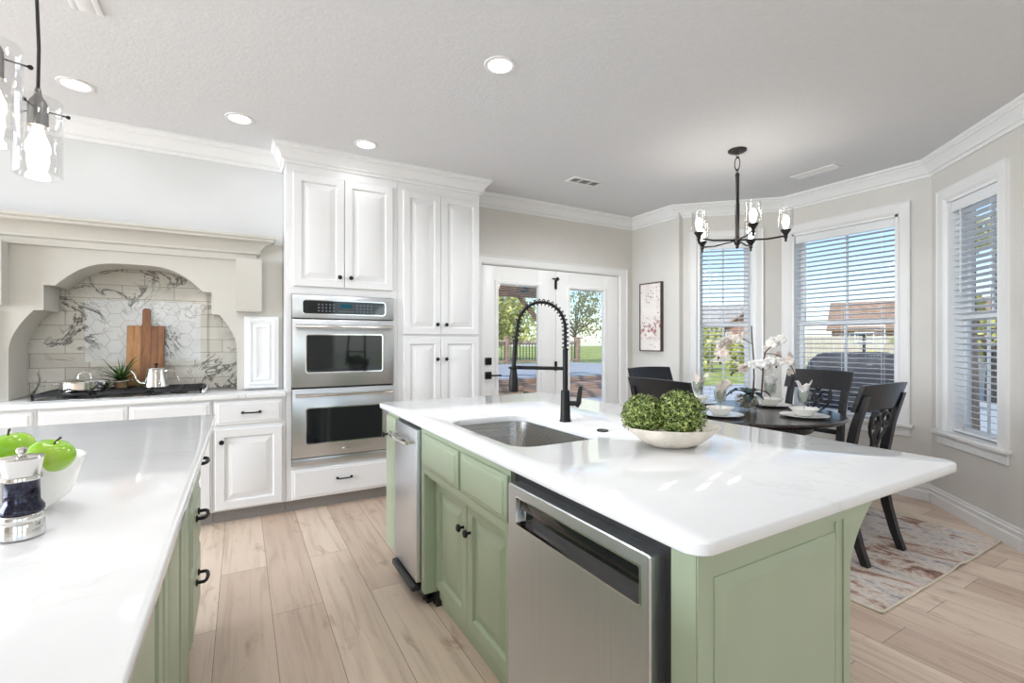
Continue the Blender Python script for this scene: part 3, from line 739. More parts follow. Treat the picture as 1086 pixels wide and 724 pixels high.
B().box(.006, .655, .034, .54, .02, .875).mk('tub', 'blackplastic', dw, smooth=False)
# door with pocket: local x 0.038..0.631 (front), z .11 .. .84
DX0, DX1, PX0, PX1, PZ0, PZ1 = .036, .632, .083, .606, .725, .812
b = B(); yf, yb = -.03, .012
o1 = rrect(DX0, DX1, .11, .842, .006, 4); i1 = rrect(PX0, PX1, PZ0, PZ1, .006, 4); i2 = rrect(PX0 + .012, PX1 - .012, PZ0 + .004, PZ1 - .002, .006, 4)
L = loopsolid(b, [[(x, yb, z) for x, z in o1], [(x, yf + .003, z) for x, z in o1], [(x + (.003 if x < .3 else -.003), yf, z + (.003 if z < .5 else -.003)) for x, z in o1], [(x, yf, z) for x, z in i1]])
b.bm.faces.new(L[0][::-1]); b.mk('door', 'steel_v', dw, ang=30)
b = B(); loopsolid(b, [[(x, yf - .0005, z) for x, z in i1], [(x, yf - .0015, z) for x, z in rrect(PX0 + .004, PX1 - .004, PZ0 + .003, PZ1 - .003, .006, 4)], [(x, yf + .03, z) for x, z in i2]])
b.mk('pocket_rim', 'chrome', dw)
b = B(); b.bm.faces.new([b.bm.verts.new((x, yf + .03, z)) for x, z in i2])
b.box(PX0 + .013, PX1 - .013, yf + .012, yf + .03, .772, PZ1 - .004, .002); b.mk('handle_pocket', 'blackglass', dw, recalc=False)
B().box(.012, .648, .012, .034, .03, .872, .0).mk('gasket', 'blackplastic', dw, smooth=False)
B().box(.02, .64, .05, .07, 0, .1).mk('kick_plate', 'blackplastic', dw, smooth=False)
ep = thing('island_end_panel', 'sage green raised-panel end of the sink island nearest the camera', 'cabinet', (FX, .612, 0), 0)
B().box(0, .585, 0, .06, 0, .884).mk('panel_board', 'green', ep, smooth=False)
B().levels(.052, .1, .455, .718, 0, [(0, 0), (.001, .003), (.004, .003), (.022, .014), (.024, .012)]).mk('raised_panel', 'green', ep, ang=10)
b = B()
for x in (.507, .545): b.box(x, x + .006, -.004, 0, .04, .84)
b.box(.003, .035, -.003, 0, .02, .87)
b.mk('moulding', 'green', ep, smooth=False)
ib = thing('island_back_cabinet', 'sage green panelled back of the sink island under the seating overhang', 'cabinet', (1.345, .674, 0), R(90))
B().box(0, 2.12, 0, .02, 0, .884).mk('back_panel', 'green', ib, smooth=False)
for i in range(3): B().levels(.05 + i * .69, .1, .64, .72, 0, [(0, 0), (.002, .001), (.02, .010), (.023, .010)]).mk('raised_panel', 'green', ib, ang=10)
for y in (-.06, .98, 2.05):
    pr_ = [(0, .884), (-.135, .884), (-.135, .868)] + [(-.135 * (1 - u / 8) ** 2.1, .868 - .19 * u / 8) for u in range(1, 9)]
    B().poly(pr_, 'x', y, y + .045).mk('bracket', 'green', ib, ang=30)

# countertop with sink cutout
b = B(); zt, zb = .914, .8855
o1 = rrect(.72, 1.932, .572, 2.885, .045); h1 = rrect(.832, 1.236, 1.405, 2.055, .085)
sh = lambda pts, d, cx, cy: [(x + (d if x < cx else -d), y + (d if y < cy else -d)) for x, y in pts]
L = loopsolid(b, [[(x, y, zb) for x, y in h1], [(x, y, zt - .003) for x, y in h1], [(x, y, zt) for x, y in sh(h1, -.003, 1.03, 1.73)],
                  [(x, y, zt) for x, y in sh(o1, .004, 1.3, 1.7)], [(x, y, zt - .004) for x, y in o1], [(x, y, zb + .003) for x, y in o1], [(x, y, zb) for x, y in sh(o1, .003, 1.3, 1.7)]])
b._bridge(L[-1], L[0]); tag(b.mk('countertop', 'quartz', ang=50), 'white stone countertop with sink on the sage green island', 'countertop')
sk = thing('sink', 'undermount stainless steel basin in the island countertop', 'sink', (1.034, 1.73, .885))
b = B(); q = lambda g: rrect(-.202 - g, .202 + g, -.325 - g, .325 + g, .085 + g * .5)
L = loopsolid(b, [[(x, y, -.001) for x, y in q(.012)], [(x, y, -.001) for x, y in q(-.001)], [(x, y, -.17) for x, y in q(-.012)], [(x, y, -.192) for x, y in q(-.022)], [(x, y, -.2) for x, y in q(-.045)]])
b.bm.faces.new(L[-1]); b.mk('basin', 'sinksteel', sk, ang=50)
B().lathe([(.045, -.1985), (.045, -.196), (.038, -.196), (.034, -.199), (.003, -.199)], (.06, .05, 0), 20).mk('drain', 'chrome', sk)
tag(B().lathe([(.024, 0), (.024, .004), (.021, .006), (.003, .006)], (1.298, 1.507, .9142), 20).mk('disposal_button', 'black'), 'small round black button in the countertop beside the sink', 'button')

# pull-down spring faucet
fc = thing('kitchen_faucet', 'tall matte black pull-down spring faucet beside the sink', 'faucet', (1.305, 1.775, .9142), R(156))
# local x points to the sink
B().lathe([(.027, 0), (.027, .004), (.0235, .012), (.020, .14), (.018, .145), (.003, .145)], n=24).mk('faucet_base', 'black', fc)
B().lathe([(.0125, .145), (.0125, .332), (.011, .336), (.003, .336)], n=18).mk('riser', 'black', fc)
ax = .112; path = [(0, 0, .33 + .1 * i / 6) for i in range(6)] + [(ax - ax * math.cos(R(180 * i / 30)), 0, .43 + .122 * math.sin(R(180 * i / 30))) for i in range(31)]
path += [(2 * ax + .004 * i, 0, .43 - .03 * i) for i in range(1, 3)]
B().tube(path, .007, 10).mk('hose', 'black', fc)
pv = [Vector(p) for p in path]; cum = [0]
for i in range(1, len(pv)): cum.append(cum[-1] + (pv[i] - pv[i - 1]).length)
def along(sv):
    for i in range(1, len(pv)):
        if cum[i] >= sv:
            u = (sv - cum[i - 1]) / (cum[i] - cum[i - 1]); return pv[i - 1].lerp(pv[i], u), (pv[i] - pv[i - 1]).normalized()
    return pv[-1], (pv[-1] - pv[-2]).normalized()
turns = 27; hp = []; yv = Vector((0, 1, 0))
for i in range(turns * 10 + 1):
    p, d = along(cum[-1] * .985 * i / (turns * 10)); n_ = d.cross(yv); a = 2 * math.pi * i / 10
    hp.append(p + (yv * math.cos(a) + n_ * math.sin(a)) * .0145)
B().tube(hp, .0024, 5).mk('spring', 'black', fc)
B().tube([(2 * ax + .008, 0, .38), (2 * ax + .01, 0, .36), (2 * ax + .018, 0, .245)], [.014, .0105, .0105], 12).mk('hose_guide', 'black', fc)
B().lathe([(.013, .255), (.015, .25), (.0155, .235), (.021, .19), (.0225, .145), (.021, .14), (.003, .14)], (2 * ax + .018, 0, 0), 20).mk('spray_head', 'black', fc)
B().tube([(0, 0, .245), (2 * ax + .018, 0, .252)], .0085, 10).ring((2 * ax + .018, 0, .25), .019, .005).mk('docking_arm', 'black', fc)
d_ = Vector((-.92, .39, 0)); U = lambda a, z: tuple(d_ * a + Vector((0, 0, z)))
b = B().tube([U(0, .085), U(.05, .085)], .0115, 12).tube([U(.05, .074), U(.062, .09), U(.066, .13), U(.072, .165)], [.014, .0125, .011, .008], 10); b.mk('lever', 'black', fc)

# bowl of boxwood
gb = thing('decorative_bowl', 'whitewashed oval wooden bowl on the sink island', 'bowl', (1.325, 1.168, .9145), R(-32))
def wob(a, j): return 1 + (.022 * math.sin(11 * a) + .016 * math.sin(5 * a + 1)) * (j > 1)
B().lathe([(.02, .002), (.065, 0), (.105, .016), (.14, .042), (.170, .068), (.172, .072), (.164, .069), (.13, .044), (.09, .022), (.02, .012)], n=56, sx=.96, sy=.72, wob=wob).mk('bowl_body', 'shell', gb, ang=60)
def boxball(loc, r, label, seed):
    t = thing('boxwood_ball', label, 'plant', loc, 0, 'boxwood balls in the bowl'); rr = random.Random(seed)
    B().sph((0, 0, 0), r * .8, u=20, v=14).mk('core', 'boxcore', t)
    b = B()
    for i in range(4200):
        d = Vector((rr.gauss(0, 1), rr.gauss(0, 1), rr.gauss(0, 1))).normalized(); k = r * rr.uniform(.78, 1.06)
        if d.z < -.55: continue
        u = d.cross(Vector((rr.gauss(0, 1), rr.gauss(0, 1), rr.gauss(0, 1)))).normalized(); v = (d.cross(u) + d * rr.uniform(-.7, .7)).normalized(); u = (u + d * rr.uniform(-.2, .9)).normalized()
        s_ = rr.uniform(.0026, .0048); b.quad(d * k, u * s_ * 1.4, v * s_ * .8)
    b.mk('leaves', 'boxwood', t, smooth=False, recalc=False); return t
boxball((1.252, 1.232, 1.018), .076, 'smaller boxwood ball at the left in the white bowl', 1)
boxball((1.342, 1.150, 1.022), .088, 'larger boxwood ball in the middle of the white bowl', 2)

# ------------------------------------------------------------------ near island (left)
LX = -.175
PY0 = .12
ld = thing('drawer_cabinet', 'sage green three-drawer cabinet in the foreground island', 'cabinet', (LX, 2.06, 0), R(90))
B().box(0, .46, 0, .5, .1, .883).mk('carcass', 'green', ld, smooth=False)
B().box(0, .46, .07, .5, 0, .1).mk('toe_kick', 'green', ld, smooth=False)
for z0, z1, hz in ((.672, .858, .80), (.432, .664, .583), (.15, .424, .33)):
    dd = B().slab(.02, z0, .42, z1 - z0, 0, .02).mk('drawer', 'green', ld, ang=20); pull(dd, .23, hz, -.02, .1, arch=.034, r=.007)
lp = thing('panelled_cabinet', 'sage green panelled side of the foreground island', 'cabinet', (LX, PY0, 0), R(90))
B().box(0, 1.938, .004, .5, .0, .883).mk('carcass', 'green', lp, smooth=False)
for x0, wd in ((.03, .6), (.66, .6), (1.29, .43)):
    B().raised(x0, .1, wd, .75, .004, .018, .06).mk('door', 'green', lp, ang=20)
B().box(1.74, 1.93, -.012, .004, .02, .878, .003).mk('pilaster', 'green', lp)
b = B(); o1 = rrect(-.905, -.112, .10, 2.845, .02)
L = loopsolid(b, [[(x, y, zb) for x, y in sh(o1, .003, -.5, 1.4)], [(x, y, zb + .003) for x, y in o1], [(x, y, zt - .003) for x, y in o1], [(x, y, zt) for x, y in sh(o1, .003, -.5, 1.4)]])
b.bm.faces.new(L[0][::-1]); b.bm.faces.new(L[-1]); tag(b.mk('countertop', 'quartz', ang=50), 'white stone countertop of the foreground island with apples on it', 'countertop')

ab = tag(B().lathe([(.03, .003), (.05, 0), (.055, .004), (.09, .03), (.103, .066), (.116, .114), (.113, .115), (.099, .07), (.08, .036), (.02, .012)], (-.424, 1.412, .9145), 48).mk('fruit_bowl', 'china', ang=60), 'white fruit bowl full of green apples on the foreground island', 'bowl')
def apple(loc, r, rot, label, seed):
    t = thing('apple', label, 'apple', loc, rot[2], 'green apples in the bowl')
    mm = Matrix.Rotation(rot[0], 4, 'X') @ Matrix.Rotation(rot[1], 4, 'Y'); prof = []
    for i in range(17):
        a = -math.pi / 2 + math.pi * i / 16; rad = math.cos(a) * (1 + .1 * math.sin(a)); z = math.sin(a) * .88
        dip = math.exp(-(rad / .28) ** 2); z += -.26 * dip if z > 0 else .14 * dip
        prof.append((max(rad, .01) * r, z * r))
    B().lathe(prof, n=28, m=mm, wob=lambda a, j: 1 + .02 * math.cos(5 * a)).mk('flesh', 'apple', t, ang=80)
    p = [mm @ Vector(q) for q in ((0, 0, r * .58), (.002, .001, r * .82), (.008, .002, r * 1.06))]
    B().tube(p, [.0022, .002, .0026], 6).mk('stem', 'applestem', t)
apple((-.352, 1.357, 1.041), .0405, (R(6), R(14), 0), 'green apple at the right rim of the white bowl', 1)
apple((-.440, 1.452, 1.048), .041, (R(-8), R(-6), 1), 'green apple at the back behind the pepper mill', 2)
apple((-.400, 1.375, .980), .039, (R(30), R(-4), 2), 'green apple half hidden directly behind the pepper mill', 3)
apple((-.478, 1.395, 1.000), .037, (R(60), R(20), .5), 'green apple at the left of the bowl cut by the picture edge', 4)
pm_ = thing('pepper_mill', 'short polished steel pepper mill beside the bowl of apples', 'pepper mill', (-.362, 1.242, .9145))
B().lathe([(.030, 0), (.0325, .002), (.0325, .028), (.031, .031), (.0325, .034), (.0325, .042), (.03, .046)], n=32).mk('base', 'chrome', pm_)
B().lathe([(.031, .046), (.033, .05), (.0325, .056), (.026, .068), (.0255, .105), (.0275, .108)], n=32).mk('chamber', 'pepper', pm_)
cp = B().lathe([(.0275, .108), (.029, .11), (.0285, .115), (.026, .117), (.031, .146), (.0325, .149), (.031, .152), (.012, .155), (.003, .155)], n=32).mk('cap', 'chrome', pm_)
B().lathe([(.005, .155), (.005, .158), (.008, .160), (.0085, .166), (.006, .169), (.002, .17)], n=16).mk('finial', 'chrome', cp)

# ------------------------------------------------------------------ dining nook
rg = thing('area_rug', 'distressed cream and rust rug under the dining table', 'rug', (3.42, 2.25, .0))
b = B(); nx, ny = 34, 44; grid = []
rx0, rx1, ry0, ry1 = -.80, .80, -1.19, 1.19
for j in range(ny + 1):
    row = []
    for i in range(nx + 1):
        x = rx0 + (rx1 - rx0) * i / nx; y = ry0 + (ry1 - ry0) * j / ny
        e = math.exp(-((y - ry0) / .09) ** 2); z = .006 + e * (.014 * math.exp(-((x - .12) / .07) ** 2) + .004 * math.exp(-((x + .38) / .05) ** 2) + .004 * math.exp(-((x - .55) / .06) ** 2))
        row.append(b.bm.verts.new((x, y, z)))
    grid.append(row)
for j in range(ny):
    for i in range(nx): b.bm.faces.new((grid[j][i], grid[j][i + 1], grid[j + 1][i + 1], grid[j + 1][i]))
edge = [tuple(v.co) for v in grid[0]] + [tuple(r[-1].co) for r in grid[1:]] + [tuple(v.co) for v in grid[-1][::-1][1:]] + [tuple(r[0].co) for r in grid[::-1][1:]]
b.mk('rug_pile', 'rug', rg)
b = B().tube(edge, .006, 6, cap=False); b.mk('binding', 'rugedge', rg)
TX, TY, TZ = 3.33, 2.25, .76
dt = thing('dining_table', 'round dark wood dining table in the bay nook', 'table', (TX, TY, .007))
B().lathe([(.02, .719), (.62, .719), (.645, .724), (.66, .738), (.66, .746), (.65, .753), (.02, .753)], n=72).mk('tabletop', 'tablewood', dt)
B().lathe([(.46, .64), (.46, .719), (.44, .719), (.44, .64)], n=48, cap0=False, cap1=False).mk('apron', 'tablewood', dt)
B().lathe([(.05, .1), (.075, .12), (.06, .2), (.045, .34), (.07, .46), (.085, .52), (.06, .6), (.12, .70), (.12, .719)], n=28).mk('pedestal', 'tablewood', dt)
for k in range(4):
    a = R(45 + 90 * k); c_, s_ = math.cos(a), math.sin(a)
    B().tube([(c_ * r_, s_ * r_, z) for r_, z in ((.03, .17), (.12, .16), (.26, .09), (.38, .035), (.42, .022))], [.034, .034, .03, .026, .022], 10).mk('leg', 'tablewood', dt)

def make_chair(loc, rz, label):
    """faces local +y"""
    t = thing('dining_chair', label, 'chair', loc, rz, 'dining chairs around the table')
    b = B(); L = loopsolid(b, [[(x, y, .435) for x, y in rrect(-.225, .225, -.2, .235, .04)], [(x, y, .455) for x, y in rrect(-.235, .235, -.205, .245, .045)], [(x, y, .468) for x, y in rrect(-.222, .222, -.195, .232, .045)]])
    b.bm.faces.new(L[0][::-1]); b.bm.faces.new(L[-1]); b.mk('seat', 'blackwood', t)
    b = B().box(-.2, .2, .19, .21, .375, .435).box(-.2, .2, -.19, -.17, .375, .435)
    for sx in (-1, 1): b.box(sx * .2 - .01, sx * .2 + .01, -.18, .2, .375, .435)
    b.mk('apron', 'blackwood', t, smooth=False)
    for sx in (-1, 1):
        x = sx * .222
        prof = [(-.30, 0, .018), (-.265, .1, .02), (-.225, .25, .023), (-.198, .40, .025), (-.198, .47, .025), (-.212, .60, .023), (-.245, .78, .021), (-.288, .93, .019), (-.30, .965, .016)]
        b = B(); lo = []
        for y, z, h in prof:
            hx = .021
            lo.append([b.bm.verts.new((x + a, y + c, z)) for a, c in ((-hx, -h), (hx, -h), (hx, h), (-hx, h))])
        for i in range(len(lo) - 1): b._bridge(lo[i], lo[i + 1])
        b.bm.faces.new(lo[0][::-1]); b.bm.faces.new(lo[-1]); b.mk('rear_leg', 'blackwood', t, ang=40)
        b = B(); lo = []
        for y, z, h in ((.235, 0, .016), (.222, .2, .019), (.205, .435, .024)):
            xx = sx * (.2 + (.235 - y) * -.2); lo.append([b.bm.verts.new((xx + a, y + c, z)) for a, c in ((-h, -h), (h, -h), (h, h), (-h, h))])
        for i in range(2): b._bridge(lo[i], lo[i + 1])
        b.bm.faces.new(lo[0][::-1]); b.bm.faces.new(lo[-1]); b.mk('front_leg', 'blackwood', t, ang=40)
    b = B(); lo = []     # curved crest rail
    for i in range(15):
        x = -.268 + .536 * i / 14; bow = -.035 * (1 - (x / .268) ** 2)
        zt_ = 1.028 + .008 * (1 - (x / .268) ** 2); zb_ = .868 + .012 * (1 - abs(x / .268)) if abs(x) < .2 else .872
        lo.append([b.bm.verts.new((x, y + bow, z)) for y, z in ((-.262, zb_), (-.240, zb_), (-.292, zt_), (-.314, zt_))])
    for i in range(14): b._bridge(lo[i], lo[i + 1])
    b.bm.faces.new(lo[0][::-1]); b.bm.faces.new(lo[-1]); b.mk('crest_rail', 'blackwood', t, ang=40)
    B().box(-.2, .2, -.222, -.2, .515, .555, .004).mk('lower_rail', 'blackwood', t)
    # pierced scroll splat, in the leaning plane of the back
    b = B(); yb_ = lambda z: -.212 - (z - .55) * .2 - .012
    def P(x, z): return (x, yb_(z), z)
    for sx in (-1, 1):
        pts = []
        for i in range(19):      # scroll: spiral then S down to the lower rail
            a = R(-200 + 290 * i / 18); r_ = .022 + .030 * i / 18; pts.append((sx * (.062 + r_ * math.cos(a)), .80 + r_ * math.sin(a)))
        pts += [(sx * .035, .845), (sx * .008, .80), (-sx * .014, .745), (-sx * .03, .70), (-sx * .02, .645), (sx * .01, .60), (sx * .05, .553)]
        b.tube([P(x, z) for x, z in pts], .0115, 8)
        b.tube([P(sx * .1, .87), P(sx * .112, .83), P(sx * .108, .78), P(sx * .085, .735), P(sx * .05, .70), P(sx * .03, .66), P(sx * .052, .61), P(sx * .075, .553)], .010, 8)
    c0 = P(0, .885); b.ring(c0, .022, .009, 'y', 20, 8); b.ring(P(0, .665), .02, .008, 'y', 20, 8)
    b.tube([P(0, .545), P(0, .645)], .012, 8)
    b.mk('splat', 'blackwood', t, ang=60)
    return t
ch = make_chair((3.30, 1.62, .0075), 0, 'black carved-back chair nearest the right-hand window')
dup(ch, (4.02, 2.22, .0075), R(88), 'black carved-back chair in front of the wide middle window')
dup(ch, (2.66, 2.19, .0075), R(-92), 'black chair with its back to the sink island')
dup(ch, (3.38, 2.95, .0075), R(180), 'black chair below the framed picture, across the table')

# place settings
PZ = .7605
def setting(ang, rad, words, pink):
    x, y = TX + rad * math.cos(ang), TY + rad * math.sin(ang)
    def pf(): return {'loc': (x, y, PZ)}
    p = B().lathe([(.02, .001), (.095, .0), (.105, .003), (.15, .013), (.153, .016), (.148, .016), (.104, .008), (.02, .006)], n=44).mk('dinner_plate', 'china', ang=50)
    p.location = (x, y, PZ); tag(p, 'white plate under the bowl at the setting ' + words, 'plate', 'dinner plates on the dining table')
    q = B().lathe([(.02, .001), (.045, 0), (.05, .005), (.075, .035), (.095, .052), (.092, .054), (.07, .038), (.045, .012), (.02, .010)], n=40).mk('soup_bowl', 'china', ang=50)
    q.location = (x, y, PZ + .0085); tag(q, 'white bowl holding a goblet at the place setting ' + words, 'bowl', 'white bowls on the dining table')
    g = B().lathe([(.036, 0), (.038, .003), (.012, .008), (.0065, .02), (.0065, .055), (.012, .062), (.034, .085), (.041, .115), (.042, .15), (.040, .165), (.038, .165), (.039, .115), (.03, .088), (.008, .07)], n=32).mk('goblet', 'goblet', ang=60)
    g.location = (x, y, PZ + .0195); tag(g, 'greenish glass goblet at the place setting ' + words, 'goblet', 'goblets on the dining table')
    b = B(); lo = []; n = 20; rr = random.Random(int(ang * 100)); ln = pink
    for j, (r_, z) in enumerate(((.008, .085), (.022, .10), (.032, .13), (.034, .165), (.045, .195), (.058, .215))):
        L = []
        for k in range(n):
            a = 2 * math.pi * k / n; f = 1 + (.28 * math.sin(5 * a + ang) + .12 * math.sin(3 * a)) * j / 5
            zz = z + (.016 * math.sin(2 * a + ang * 2) + .01 * math.sin(5 * a)) * (j / 5) ** 2
            L.append(b.bm.verts.new((r_ * f * math.cos(a) + (.03 * ln * (j / 5) ** 2), r_ * f * math.sin(a) * .75 - .015 * ln * (j / 5) ** 2, zz)))
        lo.append(L)
    for i in range(5): b._bridge(lo[i], lo[i + 1])
    b.bm.faces.new(lo[0][::-1])
    o = b.mk('napkin', 'napkin_pink' if pink else 'fabric_napkin', ang=80, recalc=False); o.location = (x, y, PZ + .0195)
    tag(o, ('blush' if pink else 'white') + ' napkin tucked in the goblet at the setting ' + words, 'napkin', 'napkins in the goblets')
setting(R(-80), .42, 'nearest the right-hand window', 0)
setting(R(5), .42, 'in front of the wide middle window', 0)
setting(R(193), .40, 'nearest the sink island', 1)
setting(R(85), .44, 'below the framed picture', 1)

# orchid in a glass bowl
oc = thing('orchid', 'white potted orchid in a round glass bowl at the table centre', 'plant', (3.375, 2.235, PZ))
B().lathe([(.04, .001), (.06, 0), (.088, .025), (.1, .06), (.095, .095), (.08, .118), (.077, .117), (.09, .094), (.095, .06), (.083, .028), (.05, .006)], n=36).mk('glass_bowl', 'bowlglass', oc, ang=60)
b = B(); rr = random.Random(5)
for i in range(120):
    a = rr.uniform(0, 6.28); rad = .075 * math.sqrt(rr.random()); zz = rr.uniform(.018, .112)
    if rad > .062 and (zz < .035 or zz > .1): continue
    b.sph((rad * math.cos(a), rad * math.sin(a), zz), rr.uniform(.011, .016), (1, .8, .65), 8, 6, Matrix.Rotation(rr.uniform(0, 3), 4, 'X'))
b.mk('pebbles', 'pebble', oc, ang=80)['kind'] = 'stuff'
for a, ln, lift in ((150, .17, .05), (215, .16, .0), (330, .17, .05), (20, .15, .06), (265, .13, .03), (95, .14, .06)):
    b = B(); prev = None; ca, sa = math.cos(R(a)), math.sin(R(a))
    for k in range(8):
        u = k / 7; r_ = ln * u; zz = .115 + lift * math.sin(u * 2.4) - .05 * u * u; wd = .036 * math.sin(math.pi * (.12 + .86 * u)) + .002
        L = [b.bm.verts.new((ca * r_ - sa * wd, sa * r_ + ca * wd, zz + .008)), b.bm.verts.new((ca * r_, sa * r_, zz)), b.bm.verts.new((ca * r_ + sa * wd, sa * r_ - ca * wd, zz + .008))]
        if prev:
            for q in (0, 1): b.bm.faces.new((prev[q], prev[q + 1], L[q + 1], L[q]))
        prev = L
    b.mk('leaf', 'orchidleaf', oc, recalc=False)
# camera-right direction in plan is (.867,-.498)
rt = Vector((.867, -.498, 0)); fw = Vector((.498, .867, 0))
def sp(r_, z, f=0): return rt * r_ + fw * f + Vector((0, 0, z))
stems = [[sp(.035, .1), sp(.045, .25), sp(.04, .40), sp(.028, .56), sp(.025, .645)],
         [sp(.10, .1), sp(.11, .25), sp(.115, .36), sp(.13, .44), sp(.19, .505), sp(.265, .565)],
         [sp(.04, .50), sp(-.02, .535), sp(-.07, .565), sp(-.12, .56), sp(-.19, .50), sp(-.225, .42), sp(-.235, .38)],
         [sp(.112, .30), sp(.06, .335), sp(-.01, .335), sp(-.08, .30), sp(-.115, .285)],
         [sp(.12, .43), sp(.19, .43), sp(.27, .40), sp(.33, .34), sp(.36, .27)]]
for i, st in enumerate(stems): B().tube(st, [.0065, .006, .0055, .005, .0045, .004, .004][:len(st)] if i < 2 else .003, 8).mk('stem', 'stem', oc)
def flower(p, s_, mat, seed):
    rr = random.Random(seed); b = B(); m = Matrix.Translation(p) @ Matrix.Rotation(R(-29.87 + rr.uniform(-35, 35)), 4, 'Z') @ Matrix.Rotation(R(rr.uniform(-25, 25)), 4, 'X') @ Matrix.Rotation(rr.uniform(-.6, .6), 4, 'Y')
    for k, (an, ln, wd) in enumerate(((90, 1, .42), (210, .95, .40), (330, .95, .40), (155, 1.05, .62), (25, 1.05, .62))):
        ca, sa = math.cos(R(an)), math.sin(R(an)); prev = None
        for j in range(6):
            u = j / 5; w_ = s_ * wd * math.sin(math.pi * (.08 + .9 * u)); q = s_ * ln * u; y = -.25 * s_ * math.sin(u * 2.6) + (.004 if k > 2 else .0)
            L = [m @ Vector((ca * q - sa * w_ * e, y - .12 * s_ * (1 - abs(e)), sa * q + ca * w_ * e)) for e in (-1, 0, 1)]
            L = [b.bm.verts.new(v) for v in L]
            if prev:
                for e in (0, 1): b.bm.faces.new((prev[e], prev[e + 1], L[e + 1], L[e]))
            prev = L
    b.sph(m @ Vector((0, -.16 * s_, -.05 * s_)), s_ * .2, (.8, 1, 1.2), 8, 6)
    b.mk('flower', mat, oc, recalc=False, ang=80)
fl = [(-.05, .575, 0), (-.10, .545, 1), (-.145, .52, 1), (-.185, .475, 1), (-.205, .43, 1), (-.15, .565, 0), (-.195, .51, 0),
      (.15, .50, 0), (.18, .53, 0), (.21, .505, 0), (.165, .465, 0), (.235, .54, 0),
      (.03, .345, 0), (-.02, .32, 1), (.075, .355, 0), (-.065, .30, 1), (.12, .33, 0), (.165, .31, 0), (.15, .375, 0), (.2, .36, 0),
      (.24, .415, 1), (.28, .375, 1), (.31, .41, 1), (.335, .345, 1), (.35, .29, 1), (.225, .375, 0)]
for i, (r_, z, pk) in enumerate(fl): flower(sp(r_, z, ((i * 37) % 7 - 3) * .014), .042, 'petal_pink' if pk else 'petal', i)
for r_, z in ((-.228, .40), (-.215, .36), (-.12, .285), (-.13, .27), (.265, .565), (.25, .545), (.215, .33), (.23, .395)):
    B().sph(sp(r_, z), .008, (1, 1, 1.3), 8, 6).mk('bud', 'bud', oc)

# framed canvas
fp = thing('framed_picture', 'tall narrow blossom canvas in a dark frame beside the french doors', 'picture', (4.058, 4.018, 1.175), R(-90))
b = B(); lo = []
PW, PH = .325, .775
for (x, z), (dx_, dz_) in zip([(0, 0), (0, PH), (PW, PH), (PW, 0)], [(1, 1), (1, -1), (-1, -1), (-1, 1)]):
    lo.append([b.bm.verts.new((x + dx_ * o, y, z + dz_ * o)) for o, y in ((0, -.003), (0, -.042), (.011, -.042), (.011, -.003))])
for i in range(4): b._bridge(lo[i], lo[(i + 1) % 4])
b.mk('picture_frame', 'frame_wood', fp, smooth=False)
B().box(.011, PW - .011, -.034, -.006, .011, PH - .011).mk('canvas', 'canvas', fp, smooth=False)

# chandelier
cz = 2.045
cn = thing('chandelier', 'dark bronze five-light chandelier with clear glass shades over the dining table', 'chandelier', (3.27, 2.255, 0))
B().lathe([(.066, H - .001), (.066, H - .01), (.05, H - .02), (.014, H - .026), (.004, H - .026)], n=28).mk('canopy', 'bronze', cn)
b = B().ring((0, 0, H - .04), .014, .003, 'y', 18, 6).ring((0, 0, H - .105), .022, .0035, 'x', 24, 6, 1, 2.2); b.ring((0, 0, H - .165), .012, .003, 'y', 18, 6); b.mk('chain_link', 'bronze', cn)
B().lathe([(.004, 2.568), (.014, 2.562), (.016, 2.545), (.0135, 2.53), (.0135, 2.34), (.016, 2.33), (.016, 2.08), (.024, 2.07), (.028, 2.05), (.02, 2.025), (.01, 2.01), (.013, 2.0), (.004, 1.99)], n=20).mk('stem', 'bronze', cn)
for k in range(5):
    a = R(-55.4 + 72 * k); ca, sa = math.cos(a), math.sin(a); ex, ey = .32 * ca, .32 * sa
    B().tube([(ca * .02, sa * .02, cz + .01), (ca * .2, sa * .2, cz), (ex, ey, cz + .012)], .007, 8).mk('arm', 'bronze', cn)
    B().lathe([(.004, cz - .03), (.009, cz - .022), (.007, cz - .01), (.014, cz), (.012, cz + .015), (.02, cz + .03), (.034, cz + .05), (.036, cz + .056), (.005, cz + .056)], (ex, ey, 0), 20).mk('socket_cup', 'bronze', cn)
    B().lathe([(.03, cz + .057), (.046, cz + .066), (.05, cz + .085), (.05, cz + .20), (.053, cz + .206), (.0505, cz + .206), (.0475, cz + .198), (.0475, cz + .088), (.03, cz + .062)], (ex, ey, 0), 28, cap0=False, cap1=False).mk('glass_shade', 'clear', cn, ang=60)
    lamp('chandelier_bulb_light', 'POINT', (3.27 + ex, 2.255 + ey, cz + .17), 1.1, (1, .94, .86), shadow_soft_size=.03)
    B().lathe([(.008, cz + .056), (.012, cz + .075), (.024, cz + .11), (.024, cz + .13), (.014, cz + .155), (.003, cz + .164)], (ex, ey, 0), 16).mk('bulb', 'bulb', cn, ang=80)

